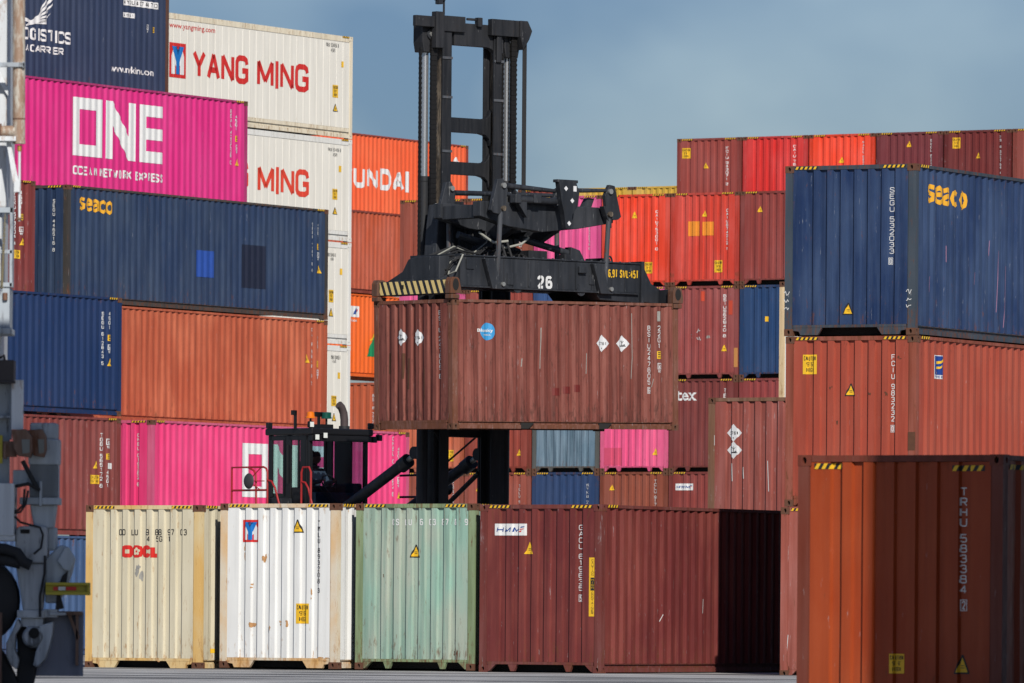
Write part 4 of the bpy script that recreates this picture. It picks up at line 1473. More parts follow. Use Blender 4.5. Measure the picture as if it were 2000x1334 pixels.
TU = plain('red_orange_touch_up', S(190, 70, 46), .6, 0, .15, 5)
for q in ((1369.4, 568.9, 1375.8, 588), (1423.7, 586.9, 1431.4, 614.6)):
    patch(b, 'end', q, TU, 'touch_up_patch')
scribble(b, 'end', (1360, 640, 1370, 668), 2, 6, .02)
blob(b, 'end', 'paint_scuff', [(1344, 650, 1356, 662), (1380, 648, 1388, 664)], GREYM, 31)
decal(b, 'end', 'post_patch', [(rect2d(W - .145, .35, W - .01, .95), plain('tan_touch_up', S(190, 130, 70), .7), 0)], flat=.004)
b = bcol(-1, 4, S(38, 66, 106), 'blue container end between the dusty maroon one and the cream post', 12)
patch(b, 'end', (1494.6, 618, 1500.3, 627.9), YELLOW, 'size_sticker')
b = bcol(5, 3, S(184, 90, 58), 'orange brown container end left of the hanging container, below the vivid orange one', 13)
serial(b, 'end', (726.5, 770, 731, 836), 'BSIU 2226', bold=.02)
b = bcol(4, 3, S(190, 98, 66), 'orange brown container end with a yellow sticker beside the mast leg', 14)
caution(b, 'end', (871, 879, 886.6, 901))
b = bcol(3, 3, S(142, 62, 48), 'brown container end between the mast legs and the grey blue one', 15)
triangle(b, 'end', (1009.5, 877, 1017.8, 889.8), False)
serial(b, 'end', (1033.5, 877, 1036, 894), 'EB6', BLACK)
b = bcol(2, 3, S(98, 122, 138), 'weathered grey blue container end below the hanging container', 16, fade=.6, streak=.6, scratch=.1, fcol=S(88, 88, 84))
b = bcol(1, 3, S(230, 88, 134), 'pink container end below the hanging container with a darker square', 17, rust=0, scratch=0)
patch(b, 'end', (1180.8, 874.7, 1214.6, 908.5), plain('dull_pink_touch_up', S(204, 76, 106), .6, 0, .1, 5), 'touch_up_patch')
triangle(b, 'end', (1275, 874.7, 1285, 888.7), False)
b = bcol(0, 3, S(120, 54, 50), 'maroon container end with white lettering cut off by the hanging container', 18)
decal(b, 'end', 'lettering', [(text2d('tex', R(b, 'end', 1321, 763, 1360, 782.6), bold=.02), WHITE, 0)])
serial(b, 'end', (1413, 758.5, 1417.6, 800), 'TEXU')
b = bcol(-1, 3, S(142, 62, 60), 'red container end low between the dusty blue one and the placard container', 19)
b = bcol(4, 2, S(150, 76, 58), 'brown container end low behind the left mast leg', 20)
serial(b, 'end', (883, 942, 887, 983), 'CRSU 9')
b = bcol(3, 2, S(152, 76, 60), 'brown container end low between the two mast legs', 21)
serial(b, 'end', (1012.4, 946.7, 1016.7, 984), 'TCLU 5')
triangle(b, 'end', (929, 948, 937.6, 959.6), False)
b = bcol(2, 2, S(44, 66, 104), 'navy container end low below the grey blue one', 22)
serial(b, 'end', (1144.8, 944.5, 1149.8, 985), 'NYKU 2')
b = bcol(1, 2, S(140, 72, 52), 'brown container end low below the pink one with a square', 23)
triangle(b, 'end', (1190.9, 946.3, 1199.5, 957.5), False)
serial(b, 'end', (1276.9, 937, 1281.5, 989), 'TCLU 917')
b = bcol(0, 2, S(132, 58, 52), 'maroon container end with a small white and blue panel behind the front row', 24)
hmm_panel(b, (1320, 944.5, 1354.2, 957.5))

# top row set back behind them
CU, CV = 213.95, 117.78
LV[6] = 14.02
cols = [(S(150, 70, 62), 'brick container end, leftmost of the topmost row at right'), (S(206, 50, 46), 'crimson container end, second in the topmost row at right'),
        (S(238, 74, 44), 'bright orange red container end, third in the topmost row at right'), (S(116, 54, 58), 'plum container end, fourth in the topmost row at right'),
        (S(112, 48, 46), 'dark maroon container end with a yellow sticker in the topmost row at right'), (S(140, 70, 60), 'brown container end at the right edge of the topmost row')]
cb = []
for j, (c, lab) in enumerate(cols):
    m = paint('top_row_paint_%d' % j, c, rust=.04, streak=.2, fade=.2, scratch=.05, seed=130 + j * 1.9)
    f = paint('top_row_frame_%d' % j, tuple(x * .8 for x in c[:3]) + (1,), rust=.16, seed=150 + j)
    cb.append(container(TP, uv(CU, CV - 2.5 * j, 14.02), lab, mat=m, frame=f, seed=j % 3, amp=.0018, far=True))
caution(cb[0], 'end', (1333, 289.4, 1348, 309.5))
triangle(cb[0], 'end', (1374.9, 317, 1383.6, 328.8), False)
serial(cb[0], 'end', (1418, 286.4, 1422, 363), 'FCIU 943071 2', bold=.02)
serial(cb[1], 'end', (1549.5, 283, 1553.7, 360), 'CAIU 764106 7', bold=.02)
triangle(cb[2], 'end', (1639, 305.8, 1649, 318), False)
serial(cb[2], 'end', (1684, 274.7, 1688.2, 352), 'MAGU 552837 1', bold=.02)
triangle(cb[3], 'end', (1771.3, 274.8, 1780, 287), False)
serial(cb[3], 'end', (1816.4, 271.6, 1820.6, 350), 'BMOU 632418 0', bold=.02)
caution(cb[4], 'end', (1861, 268.8, 1876.3, 290))
triangle(cb[4], 'end', (1906.3, 297.7, 1915, 309), False)
serial(cb[4], 'end', (1952, 265, 1955.8, 341), 'FBIU 025789 4', bold=.02)
ye = paint('ochre_yellow_paint', S(208, 166, 62), rust=.03, streak=.2, fade=.2, scratch=.02, seed=170.1)
container(TP, uv(239.8, 136.7, 14.2), 'ochre yellow container end behind the spreader linkage, left of two', mat=ye, seed=1, amp=.0018, far=True)
container(TP, uv(239.8, 134.2, 14.2), 'ochre yellow container end above the tomato red one, right of two', mat=ye, seed=2, amp=.0018, far=True)
container(TP, uv(239.8, 139.2, 14.2), 'red brown container end glimpsed through the spreader linkage against the sky', mat=paint('red_brown_paint', S(140, 60, 48), seed=171.1), seed=1, amp=.0018, far=True)
#--MORE--

# ------------------------------------------------------------------ the container handler carrying the short container
BLK = paint('black_machine_paint', S(38, 41, 46), rust=.10, streak=.3, fade=.35, scratch=.22, seed=201.0, rough=.42, fadecol=S(60, 62, 66), rustcol=S(52, 42, 36), edge=False)
BLK2 = paint('black_mast_paint', S(30, 32, 36), rust=.14, streak=.35, fade=.3, scratch=.10, seed=207.0, rough=.5, fadecol=S(52, 52, 54), rustcol=S(56, 46, 38), edge=False)
GREASE = paint('greasy_steel', S(92, 80, 66), rust=.4, streak=.6, fade=.6, scratch=.4, seed=211.0, rough=.5, fadecol=S(140, 126, 108), rustcol=S(40, 36, 32))
CHAINM = plain('chain_steel', S(27, 25, 24), .6, .3, .3, 20)
CHROME = plain('chromed_rod', (.50, .51, .52, 1), .25, .75)
RUBBER = plain('black_rubber', (.018, .018, .019, 1), .8)
HOSE = plain('grey_hose', S(150, 150, 140), .6)
REDR = plain('red_handrail_paint', S(160, 38, 38), .45, 0, .2, 6)
SILV = plain('bright_bolt', S(170, 170, 165), .4, .6)
CABM = plain('black_cab_paint', S(24, 24, 26), .35, 0, .2, 3)
LAMPW = plain('lamp_lens', (.75, .78, .74, 1), .25)
HX = Vector((.28, 149.1, 0))
handler = empty('container_handler', HX, (0, 0, math.pi / 2 - TX))
tag(handler, 'black mast container handler with a driver cab, holding up the dusty red container', 'container handler')


def hb(name, mat, *boxes, parent=None, bevel=.012):
    mb = MB()
    for q in boxes:
        mb.box(*q)
    return mb.build(name, mat, parent or handler, bevel=bevel)


def rod(name, mat, p, q, r, parent=None, n=12, r2=None):
    return MB().tube([p, q], r, n, r2=r2).build(name, mat, parent or handler, smooth=True)


WORN = paint('worn_grey_steel', S(74, 77, 82), rust=.25, streak=.4, fade=.4, scratch=.3, seed=221.0, rough=.45, edge=False)
# mast: inner (raised) rails, outer rails, cross beams, cylinders, chains
for sx in (-1, 1):
    x = sx * .69 - .1
    # inner rail: channel section open to the inside
    rail = MB()
    rail.box(x - .12, x + .12, 1.66, 1.70, 3.0, 13.0)
    rail.box(x + sx * .06 - .03, x + sx * .06 + .03, 1.70, 1.98, 3.0, 13.0)
    rail.box(x - .12, x + .12, 1.98, 2.02, 3.0, 13.0)
    rail.build('mast_rail', BLK2, handler, bevel=.006)
    gx = x + (.022 if sx > 0 else -.099)
    MB().box(gx, gx + .008, 1.72, 1.95, 8.0, 12.5).build('greased_track', GREASE, handler)
    ox = sx * .80 - .06
    outer = MB()
    outer.box(ox - .15, ox + .15, 1.74, 1.80, .7, 9.3)
    outer.box(ox + sx * .10 - .05, ox + sx * .10 + .05, 1.80, 2.18, .7, 9.3)
    outer.box(ox - .15, ox + .15, 2.18, 2.24, .7, 9.3)
    outer.build('outer_mast_rail', BLK2, handler, bevel=.006)
    cx, cy = sx * 1.10 - .1, 1.88
    cyl = MB().tube([(cx, cy, 1.0), (cx, cy, 9.85)], .115, 20).build('lift_cylinder', BLK2, handler, smooth=True)
    MB().tube([(cx, cy, 9.80), (cx, cy, 9.90)], .13, 20).build('gland', BLK2, cyl, smooth=True)
    MB().tube([(cx, cy, 9.9), (cx, cy, 12.42)], .072, 20).build('chrome_rod', CHROME, cyl, smooth=True)
    # sheave head over the cylinder
    MB().prism([(cx - .16, 12.42), (cx + .16, 12.42), (cx + .20, 12.62), (cx + .20, 13.02), (cx - .20, 13.02), (cx - .20, 12.62)], 'y', 1.72, 2.02).build('cylinder_head', BLK2, handler, bevel=.01)
    hub = MB().lathe([(.0, 0), (.10, 0), (.10, .05), (.0, .05)], (cx, 1.68, 12.78), 18, 'y').build('sheave_pin', BLK, handler, smooth=True)
    MB().lathe([(0, -.03), (.05, -.03), (.05, .01), (0, .01)], (cx, 1.68, 12.78), 12, 'y').build('pin_cap', SILV, hub, smooth=True)
    # leaf chains either side of the cylinder
    for k, (dx, w, top) in enumerate(((-.30, .045, 12.5), (.05 if sx < 0 else .0, .15, 12.9))):
        ch = MB()
        z = 8.2
        i = 0
        while z < top:
            ww = w / 2 if i % 2 else w / 2 - .006
            ch.box(cx + dx - ww, cx + dx + ww, 1.64 + (.0 if i % 2 else .008), 1.70, z, z + .0485)
            z += .05
            i += 1
        o = ch.build('lift_chain', CHAINM, handler)
        o['kind'] = 'stuff'
# cross beams with a rounded inner corner at the right
for z0, z1, y0 in ((12.60, 13.06, 1.70), (10.84, 11.14, 1.86), (9.98, 10.24, 1.90)):
    beam = MB()
    P = [(-.57, z0), (.30, z0 - .0), (.44, z0 - .03), (.53, z0 - .11), (.57, z0 - .24), (.57, z1 + (.2 if z1 < 12 else 0)), (.53, z1 + (.09 if z1 < 12 else 0)), (.44, z1 + (.02 if z1 < 12 else 0)), (.30, z1), (-.57, z1)]
    beam.prism(P, 'y', y0, y0 + .14)
    beam.build('cross_beam', BLK2, handler, bevel=.008)
# head plates at the top of the mast
hb('mast_head', BLK2, (-1.72, -1.06, 1.56, 1.66, 12.92, 13.14), (-1.22, -1.0, 1.50, 1.66, 12.50, 13.24), (-1.0, -.34, 1.62, 1.76, 12.86, 13.18))
hb('mast_head', BLK2, (.32, 1.06, 1.56, 1.70, 12.84, 13.18), (.50, .62, 1.60, 1.74, 12.3, 12.9), (-.25, .10, 1.66, 1.72, 13.12, 13.17), (.0, .12, 1.62, 1.74, 13.0, 13.19))
MB().prism([(1.04, 12.86), (1.12, 12.58), (1.28, 12.80), (1.36, 12.98), (1.24, 13.18), (1.04, 13.18)], 'y', 1.50, 1.70).build('hose_sheave_guard', BLK2, handler, bevel=.01)
for k in range(3):
    rod('hydraulic_hose', RUBBER, (1.17 + .06 * k, 1.56 + .03 * k, 12.8), (1.17 + .06 * k, 1.56 + .03 * k, 9.3), .019, n=8)
rod('antenna_post', BLK2, (-.86, 1.7, 13.2), (-.86, 1.7, 13.9), .022, n=8)
hb('mast_lamp', BLK, (-1.10, -.86, 1.64, 1.74, 13.48, 13.54), (-1.08, -.98, 1.58, 1.72, 13.40, 13.49))
# crossties of the outer mast seen under the container
hb('outer_cross_beam', BLK2, (-.66, .66, 2.0, 2.2, 4.62, 5.0), (-.66, .66, 2.0, 2.2, 1.2, 1.7), (-.66, .66, 2.0, 2.2, 8.2, 8.8))
MB().prism([(-1.02, 4.70), (-.65, 4.70), (-.65, 4.2), (-.80, 4.36), (-.92, 4.58)], 'y', 1.70, 1.95).build('tilt_bracket', BLK2, handler)
# carriage behind the spreader
MB().prism([(-1.38, 9.30), (-.50, 9.30), (.75, 9.20), (.75, 8.55), (.1, 8.35), (.1, 7.9), (-.55, 7.9), (-.95, 8.45), (-1.30, 8.28), (-1.52, 8.0), (-1.44, 8.9)], 'y', 1.15, 1.52).build('carriage_plate', BLK, handler, bevel=.02)
hb('carriage_roller_frame', BLK2, (-.95, -.45, 1.50, 1.72, 7.9, 9.4), (.45, .95, 1.50, 1.72, 7.9, 9.4))
# carriage arms reaching forward to the side-shift frame
for sx in (-1, 1):
    MB().prism([(-.55, 9.30), (1.2, 9.30), (1.2, 8.70), (.3, 8.55), (-.55, 8.92)], 'x', sx * .55 - .09, sx * .55 + .09).build('carriage_arm', BLK, handler, bevel=.015)
# side-shift frame: two long beams, ends, rocker plates, horizontal cylinders
for sy, nm in ((-.52, 'front'), (.70, 'rear')):
    MB().prism([(-1.85, 9.28), (1.62, 9.28), (1.72, 9.20), (1.72, 8.98), (.75, 8.82), (-.2, 8.72), (-1.1, 8.80), (-1.85, 8.98)], 'y', sy - .12, sy + .12).build('side_shift_beam', BLK, handler, bevel=.015)
hb('side_shift_tie', BLK, (-1.80, -1.58, -.40, .60, 8.95, 9.22), (1.40, 1.62, -.40, .60, 8.98, 9.22), (-.25, .05, -.40, .60, 8.80, 9.15))
for sy in (-.80, .80):
    for sx in (-1, 1):
        c = sx * 1.45
        y0 = sy - .05
        P = [(c - .22, 9.04), (c - .08, 9.02), (c + .10, 9.16), (c + .14, 9.52), (c + .02, 9.74), (c - .12, 9.72), (c - .30, 9.10)]
        if sx > 0:
            P = [(2 * c - x, z) for x, z in P]
        rp = MB().prism(P, 'y', y0, y0 + .10).build('rocker_plate', BLK, handler, bevel=.01)
        for px_, pz_ in ((c - sx * 0.02, 9.14), (c + sx * -.02, 9.60)):
            MB().lathe([(0, -.02), (.055, -.02), (.055, .05), (0, .05)], (px_, y0 - .03, pz_), 10, 'y').build('pin', SILV if pz_ > 9.3 else GREASE, rp, smooth=True)
        # suspension link down to the spreader
        lk = rod('suspension_link', WORN, (c, sy, 9.10), (c, sy + (.10 if sy < 0 else -.02), 7.68 if sy < 0 else 8.1), .052)
        if sy < 0:
            MB().prism([(c - .45, 8.12), (c - .18, 8.12), (c - .05, 7.66), (c + .09, 7.66), (c + .09, 7.52), (c - .24, 7.52)], 'y', -.86, -.752).build('link_bracket', BLK, handler, bevel=.008)
            MB().lathe([(0, -.03), (.045, -.03), (.045, .02), (0, .02)], (c + .02, -.87, 7.62), 10, 'y').build('pin', SILV, handler, smooth=True)
# horizontal damping cylinders between the rocker plates
for (p, q, r1, r2) in (((-1.30, -.80, 9.60), (.0, -.80, 9.55), .06, .04), ((.40, -.80, 9.58), (1.36, -.80, 9.62), .05, .035), ((-1.30, .80, 9.52), (1.30, .80, 9.58), .055, .04), ((-1.05, -.78, 9.34), (.05, -.78, 9.34), .075, .075)):
    rod('damping_cylinder', BLK, p, q, r1, r2=r2)
hb('cylinder_clevis', BLK, (-.62, -.42, -.88, -.70, 9.28, 9.46), (-1.12, -.96, -.88, -.70, 9.26, 9.44), bevel=.02)
sh = MB().prism([(-.10, 9.78), (.46, 9.78), (.46, 9.72), (.42, 9.72), (.50, 9.52), (.46, 9.26), (.32, 9.08), (.28, 8.80), (.14, 8.80), (.10, 9.08), (.02, 9.36), (-.04, 9.72), (-.10, 9.72)], 'y', -.98, -.84).build('centre_shield', BLK, handler, bevel=.01)
for q in ((.13, 9.60), (.30, 9.36), (.22, 8.90)):
    MB().prism([(q[0] - .05, q[1]), (q[0], q[1] - .05), (q[0] + .05, q[1]), (q[0], q[1] + .05)], 'y', -.99, -.975).build('reflector', PLACARD, sh)
MB().box(.33, .41, -.99, -.975, 9.55, 9.66).build('reflector', PLACARD, sh)
MB().prism([(.92, 9.28), (1.14, 9.28), (1.22, 9.46), (1.04, 9.46)], 'y', -.62, -.50).build('stop_plate', BLK, handler)
MB().prism([(-1.10, 9.55), (-1.02, 9.28), (-.78, 8.98), (-.78, 9.30), (-.86, 9.34), (-.98, 9.44)], 'y', -.84, -.70).build('guide_claw', BLK, handler, bevel=.008)
MB().prism([(1.28, 9.30), (1.36, 9.10), (1.50, 8.86), (1.50, 9.22), (1.42, 9.30)], 'y', -.84, -.70).build('guide_claw', BLK, handler, bevel=.008)
# stabilising cylinders from carriage to spreader
rod('stabiliser_cylinder', BLK, (-1.42, .55, 8.66), (-.22, .40, 8.36), .075)
rod('stabiliser_cylinder', BLK, (-.30, -.1, 8.60), (.95, -.1, 8.36), .07)
for c in (-.12, 1.05):
    MB().prism([(c - .10, 8.15), (c + .34, 8.15), (c + .16, 8.42), (c - .08, 8.48)], 'y', -.2 if c > 0 else .30, 0 if c > 0 else .50).build('cylinder_lug', BLK, handler, bevel=.01)
# spreader
sp = MB()
sp.box(-2.46, 2.42, -.74, .74, 7.56, 8.16)
sp.prism([(1.12, 7.58), (1.30, 7.40), (2.42, 7.36), (2.42, 7.58)], 'y', -.73, .73)
spo = sp.build('spreader_beam', BLK, handler, bevel=.02)
hb('beam_flange', BLK, (-2.48, 2.30, -.80, -.738, 7.535, 7.565), (-2.46, 2.40, -.765, .765, 8.155, 8.185), parent=spo, bevel=.004)
hb('beam_rib', BLK, (.62, .66, -.765, -.738, 7.6, 8.12), (-.66, -.63, -.765, -.738, 7.6, 8.12), (2.36, 2.44, -.80, .80, 7.34, 8.22), (-2.48, -2.42, -.78, .78, 7.52, 8.20), parent=spo, bevel=.004)
for x in (-.95, .75):
    MB().lathe([(0, -.02), (.12, -.02), (.12, .01), (0, .01)], (x, -.745, 7.58), 18, 'y').build('roller_cap', BLK, spo, smooth=True)
hb('cable_box', BLK, (.66, .86, -.82, -.738, 7.92, 8.06), parent=spo)
fl = lambda nm, s, bx, mt, bd: None


def flat_text(name, s, x0, z0, x1, z1, y, mat, bold, parent):
    bm = block2d(s, (x0, z0, x1, z1), weight=bold, gap=.25)
    for v in bm.verts:
        v.co = (v.co.x, y, v.co.y)
    me = bpy.data.meshes.new(name)
    bm.to_mesh(me)
    bm.free()
    me.materials.append(mat)
    o = bpy.data.objects.new(name, me)
    COL.objects.link(o)
    o.parent = parent
    return o


flat_text('fleet_number', '26', -.41, 7.575, -.01, 7.835, -.746, WHITE, .22, spo)
flat_text('load_rating', '6,9T SWL:45T', 1.50, 7.87, 2.32, 8.03, -.746, YELLOW, .15, spo)
for z in (7.575, ):
    MB().box(-.33, -.31, -.7475, -.744, 7.57, 7.84).build('stencil_bridge', BLK, spo)
# arms tapering down to the end beams
for sx in (-1, 1):
    P = [(sx * 2.44, 8.16), (sx * 2.52, 8.10), (sx * 2.72, 7.78), (sx * 2.98, 7.66), (sx * 2.98, 7.36), (sx * 2.44, 7.40)]
    for y0, y1 in ((-.70, -.15), (.15, .70)):
        MB().prism(P, 'y', y0, y1).build('telescopic_arm', BLK, handler, bevel=.015)
    eb = MB().box(sx * 2.92 - (.12 if sx < 0 else 0), sx * 2.92 + (.12 if sx > 0 else 0), -1.05, 1.22, 7.38, 7.66).build('end_beam', BLK, handler, bevel=.01)
    if sx < 0:
        cov = [(1.02, 7.66), (.55, 7.66), (-.62, 7.66), (-.62, 8.14), (.10, 8.14), (.34, 8.10), (.52, 7.86)]
        MB().prism(cov, 'x', -2.90, -2.62).build('arm_cover', BLK, handler, bevel=.015)
        stripe = MB()
        y = -1.03
        for i in range(12):
            p = .185
            ya = -1.0 + i * p
            # leaning stripes on the outer face
            stripe.add([(-3.046, ya, 7.65), (-3.046, ya + .10, 7.65), (-3.046, ya + .10 - .135 + .02, 7.39), (-3.046, ya - .135 + .02, 7.39)][::1], [(0, 1, 2, 3)])
        so = stripe.build('hazard_stripes', ink('pale_yellow_film', S(226, 200, 130)), eb)
        for v in so.data.vertices:
            v.co.y = max(-1.04, min(1.20, v.co.y))
        MB().box(-3.052, -3.035, .30, .40, 7.50, 7.58).build('sensor_opening', CAVITY, eb)
    for sy in (-1, 1):
        # twist-lock housing with a large oval opening
        tl = MB()
        x0 = sx * 2.98
        y0 = sy * 1.14
        tl.prism([(x0 - .13, 7.37), (x0 + .13, 7.37), (x0 + .15, 7.46), (x0 + .10, 7.66), (x0 + .05, 7.70), (x0 - .08, 7.70), (x0 - .13, 7.62)], 'y', y0 - .09, y0 + .09)
        tl.box(x0 - .12, x0 + .10, y0 - .10, y0 + .10, 7.27, 7.36)
        to = tl.build('twist_lock_housing', CASTING, handler, bevel=.012)
        MB().lathe([(0, 0), (.075, 0), (.08, .003), (0, .003)], (0, 0, 0), 18, 'y').build('twist_lock_opening', CAVITY, to, loc=(x0, y0 - .0945, 7.55)).scale = (1, 1, 1.5)
# hoses and valve block at the left of the beam
hb('valve_block', BLK, (-2.58, -2.46, -.60, -.05, 7.72, 7.98), (-2.66, -2.56, -.45, -.15, 7.78, 7.86))
rr = random.Random(5)
for k in range(9):
    y0 = -.62 + .10 * k
    z0 = 7.9 + rr.uniform(-.12, .12)
    x0 = -2.62
    MB().tube([(x0, y0, z0), (x0 - .14, y0 - .12, z0 - rr.uniform(.05, .2)), (x0 - .10, y0 - .30, z0 - rr.uniform(-.1, .15)), (x0 + .05, y0 - .34, z0 + rr.uniform(.05, .25)), (-2.42, -.70, 8.18)], .018, 7).build('hydraulic_hose', HOSE if k % 4 == 0 else RUBBER, handler, smooth=True)
for k, P in enumerate((((-.95, .3, 8.62), (-.70, -.1, 8.40), (-.45, -.3, 8.48), (-.30, -.35, 8.62)), ((-1.5, -.2, 8.68), (-1.2, -.3, 8.48), (-.9, -.4, 8.52)), ((-.75, -.2, 8.5), (-.80, -.45, 8.1), (-.55, -.68, 7.96), (-.40, -.72, 8.1)), ((-.95, -.2, 8.6), (-1.0, -.45, 8.2), (-.8, -.62, 8.0), (-.6, -.7, 8.15)))):
    MB().tube(P, .026, 8).build('hydraulic_hose', HOSE if k < 2 else RUBBER, handler, smooth=True)

rr = random.Random(17)
for k in range(10):
    x0, y0 = -1.25 + .13 * k, .9 - .05 * k
    x1, y1 = -1.9 + .16 * k, .1 - .06 * k
    MB().tube([(x0, y0, 8.75 + rr.uniform(-.1, .1)), ((x0 * .6 + x1 * .4), y0 - .3, 8.35 + rr.uniform(-.15, .1)), ((x0 * .3 + x1 * .7), y1 + .1, 8.25 + rr.uniform(-.1, .1)), (x1, y1, 8.14)], .02, 6).build('hydraulic_hose', RUBBER, handler, smooth=True)
for k in range(7):
    MB().tube([(-2.44 + .02 * k, -.3 + .12 * k, 8.19), (-2.0 + .03 * k, -.2 + .10 * k, 8.33 + rr.uniform(-.04, .06)), (-1.4, -.1 + .08 * k, 8.25), (-.9, .1 + .06 * k, 8.5), (-.6, .5, 8.7)], .017, 6).build('hydraulic_hose', HOSE if k == 3 else RUBBER, handler, smooth=True)
for x in np.arange(-2.3, 2.35, .26):
    MB().lathe([(0, 0), (.022, 0), (.022, .018), (0, .018)], (float(x), -.70, 8.185), 6).build('bolt', WORN, spo)
for x in (-1.9, -1.3, .15, 1.05, 1.95):
    MB().box(x - .006, x + .006, -.7465, -.738, 7.6, 8.14).build('weld_seam', BLK2, spo)
hb('beam_plate', BLK, (-1.22, -.98, -.762, -.738, 7.62, 7.86), (.98, 1.12, -.762, -.738, 7.7, 7.9), (-2.3, -2.1, -.765, -.738, 7.9, 8.1), parent=spo, bevel=.004)
hb('beam_top_box', BLK2, (-.30, .20, -.35, .25, 8.185, 8.36), (.45, .62, -.6, -.4, 8.185, 8.30), (1.7, 1.95, -.3, .2, 8.185, 8.28), bevel=.015)
MB().tube([(1.66 + .07 * math.cos(t * math.pi / 8), -.6, 8.19 + .11 * math.sin(t * math.pi / 8)) for t in range(9)], .02, 7).build('lifting_eye', BLK, spo, smooth=True)
for sx in (-1, 1):
    for z in (10.4, 11.5, 12.3):
        MB().box(sx * .69 - .1 - .13, sx * .69 - .1 + .13, 1.64, 1.66, z, z + .05).build('rail_weld_plate', WORN, handler)
    for z in (9.1, 8.7, 8.2):
        MB().lathe([(0, 0), (.03, 0), (.03, .03), (0, .03)], (sx * .69 - .1, 1.47, z), 8, 'y').build('roller_bolt', WORN, handler, smooth=True)

# chassis, wheels, counterweight (mostly hidden behind the front row)
hb('chassis', BLK, (-1.0, 1.0, 2.2, 9.6, .8, 2.2), (-1.35, 1.35, 3.6, 8.6, 2.2, 2.75), bevel=.03)
hb('counterweight', BLK, (-1.5, 1.5, 8.4, 10.2, .7, 2.6), bevel=.06)
for (x, y, r) in ((-1.75, 2.9, .85), (-1.15, 2.9, .85), (1.15, 2.9, .85), (1.75, 2.9, .85), (-1.35, 8.6, .75), (1.35, 8.6, .75)):
    wh = MB().lathe([(0, -.22), (r * .5, -.22), (r * .55, -.2), (r * .55, .2), (r * .5, .22), (0, .22)], (x, y, r), 24, 'x').build('wheel', BLK, handler, smooth=True)
    MB().lathe([(r * .56, -.24), (r * .9, -.27), (r, -.2), (r, .2), (r * .9, .27), (r * .56, .24)], (x, y, r), 28, 'x').build('tyre', RUBBER, wh, smooth=True)
hb('deck', BLK, (-1.9, 1.9, 5.2, 8.0, 2.95, 3.05), (-1.6, -.9, 4.2, 5.2, 2.9, 3.0))
# tilt cylinders
for sx in (-1, 1):
    tcy = rod('tilt_cylinder', BLK, (sx * .85, 5.2, 2.95), (sx * .85, 2.82, 4.10), .115, n=16)
    rod('rod', SILV, (sx * .85, 2.86, 4.08), (sx * .85, 2.46, 4.28), .055, tcy)
    MB().tube([(sx * .85 - .11, 2.44, 4.29), (sx * .85 + .11, 2.44, 4.29)], .13, 14).build('clevis', BLK2, tcy, smooth=True)
    MB().tube([(sx * .85, 2.95, 4.02), (sx * .85, 2.72, 4.14)], .15, 16).build('gland', BLK, tcy, smooth=True)
MB().tube([(-.62, 4.6, 3.3), (-.62, 2.3, 4.55)], .022, 7).build('hydraulic_hose', RUBBER, handler, smooth=True)
MB().tube([(.62, 4.2, 3.6), (.62, 2.3, 4.65)], .022, 7).build('hydraulic_hose', RUBBER, handler, smooth=True)
rod('brace', BLK2, (.6, 3.6, 3.0), (.6, 2.2, 3.9), .05)

# cab
CX0, CX1, CY0, CY1, CZ0, CZ1 = -.82, .76, 5.95, 7.32, 2.9, 4.74
cab = MB()
fr = .085
for (x, y) in ((CX0, CY0 + .0), (CX1 - fr, CY0 + .0), (CX0, CY1 - .08), (CX1 - fr, CY1 - .08), (CX0, 6.62)):
    cab.box(x, x + fr, y, y + .08, CZ0, CZ1)
cab.box(CX0, CX1, CY0, CY1, 2.85, 2.95)
cabo = cab.build('cab_frame', CABM, handler, bevel=.01)
MB().box(CX0 - .05, CX1 + .05, CY0 - .12, CY1 + .06, CZ1 - .03, CZ1 + .11).build('cab_roof', CABM, handler, bevel=.03)
hb('roof_visor', CABM, (CX0 - .02, CX1 + .02, CY0 - .10, CY0 + .0, CZ1 - .16, CZ1 - .032))
MB().box(CX0 + .01, CX0 + .045, CY0 + .08, 6.62, 2.95, 3.62).build('door_panel', CABM, handler, bevel=.008)
MB().box(CX0 + .01, CX0 + .045, 6.70, CY1 - .08, 2.95, 3.42).build('side_panel', CABM, handler, bevel=.008)
hb('window_frame', CABM, (CX0 - .012, CX0 + .03, CY0 + .10, CY0 + .30, 2.95, 4.70), (CX0 - .012, CX0 + .03, 6.56, 6.82, 3.3, 4.70), (CX0 - .012, CX0 + .03, 6.70, 6.78, 3.42, 4.70), (CX0 - .012, CX0 + .03, CY1 - .14, CY1 - .08, 3.42, 4.70), (CX0 - .012, CX0 + .03, 6.70, CY1 - .08, 4.60, 4.70),
   (CX0 - .012, CX0 + .03, 6.30, 6.34, 3.62, 4.70), (CX0 - .012, CX0 + .03, CY0 + .08, 6.62, 4.60, 4.70), (CX0 - .012, CX0 + .03, CY0 + .08, CY0 + .14, 3.62, 4.70), bevel=.008)


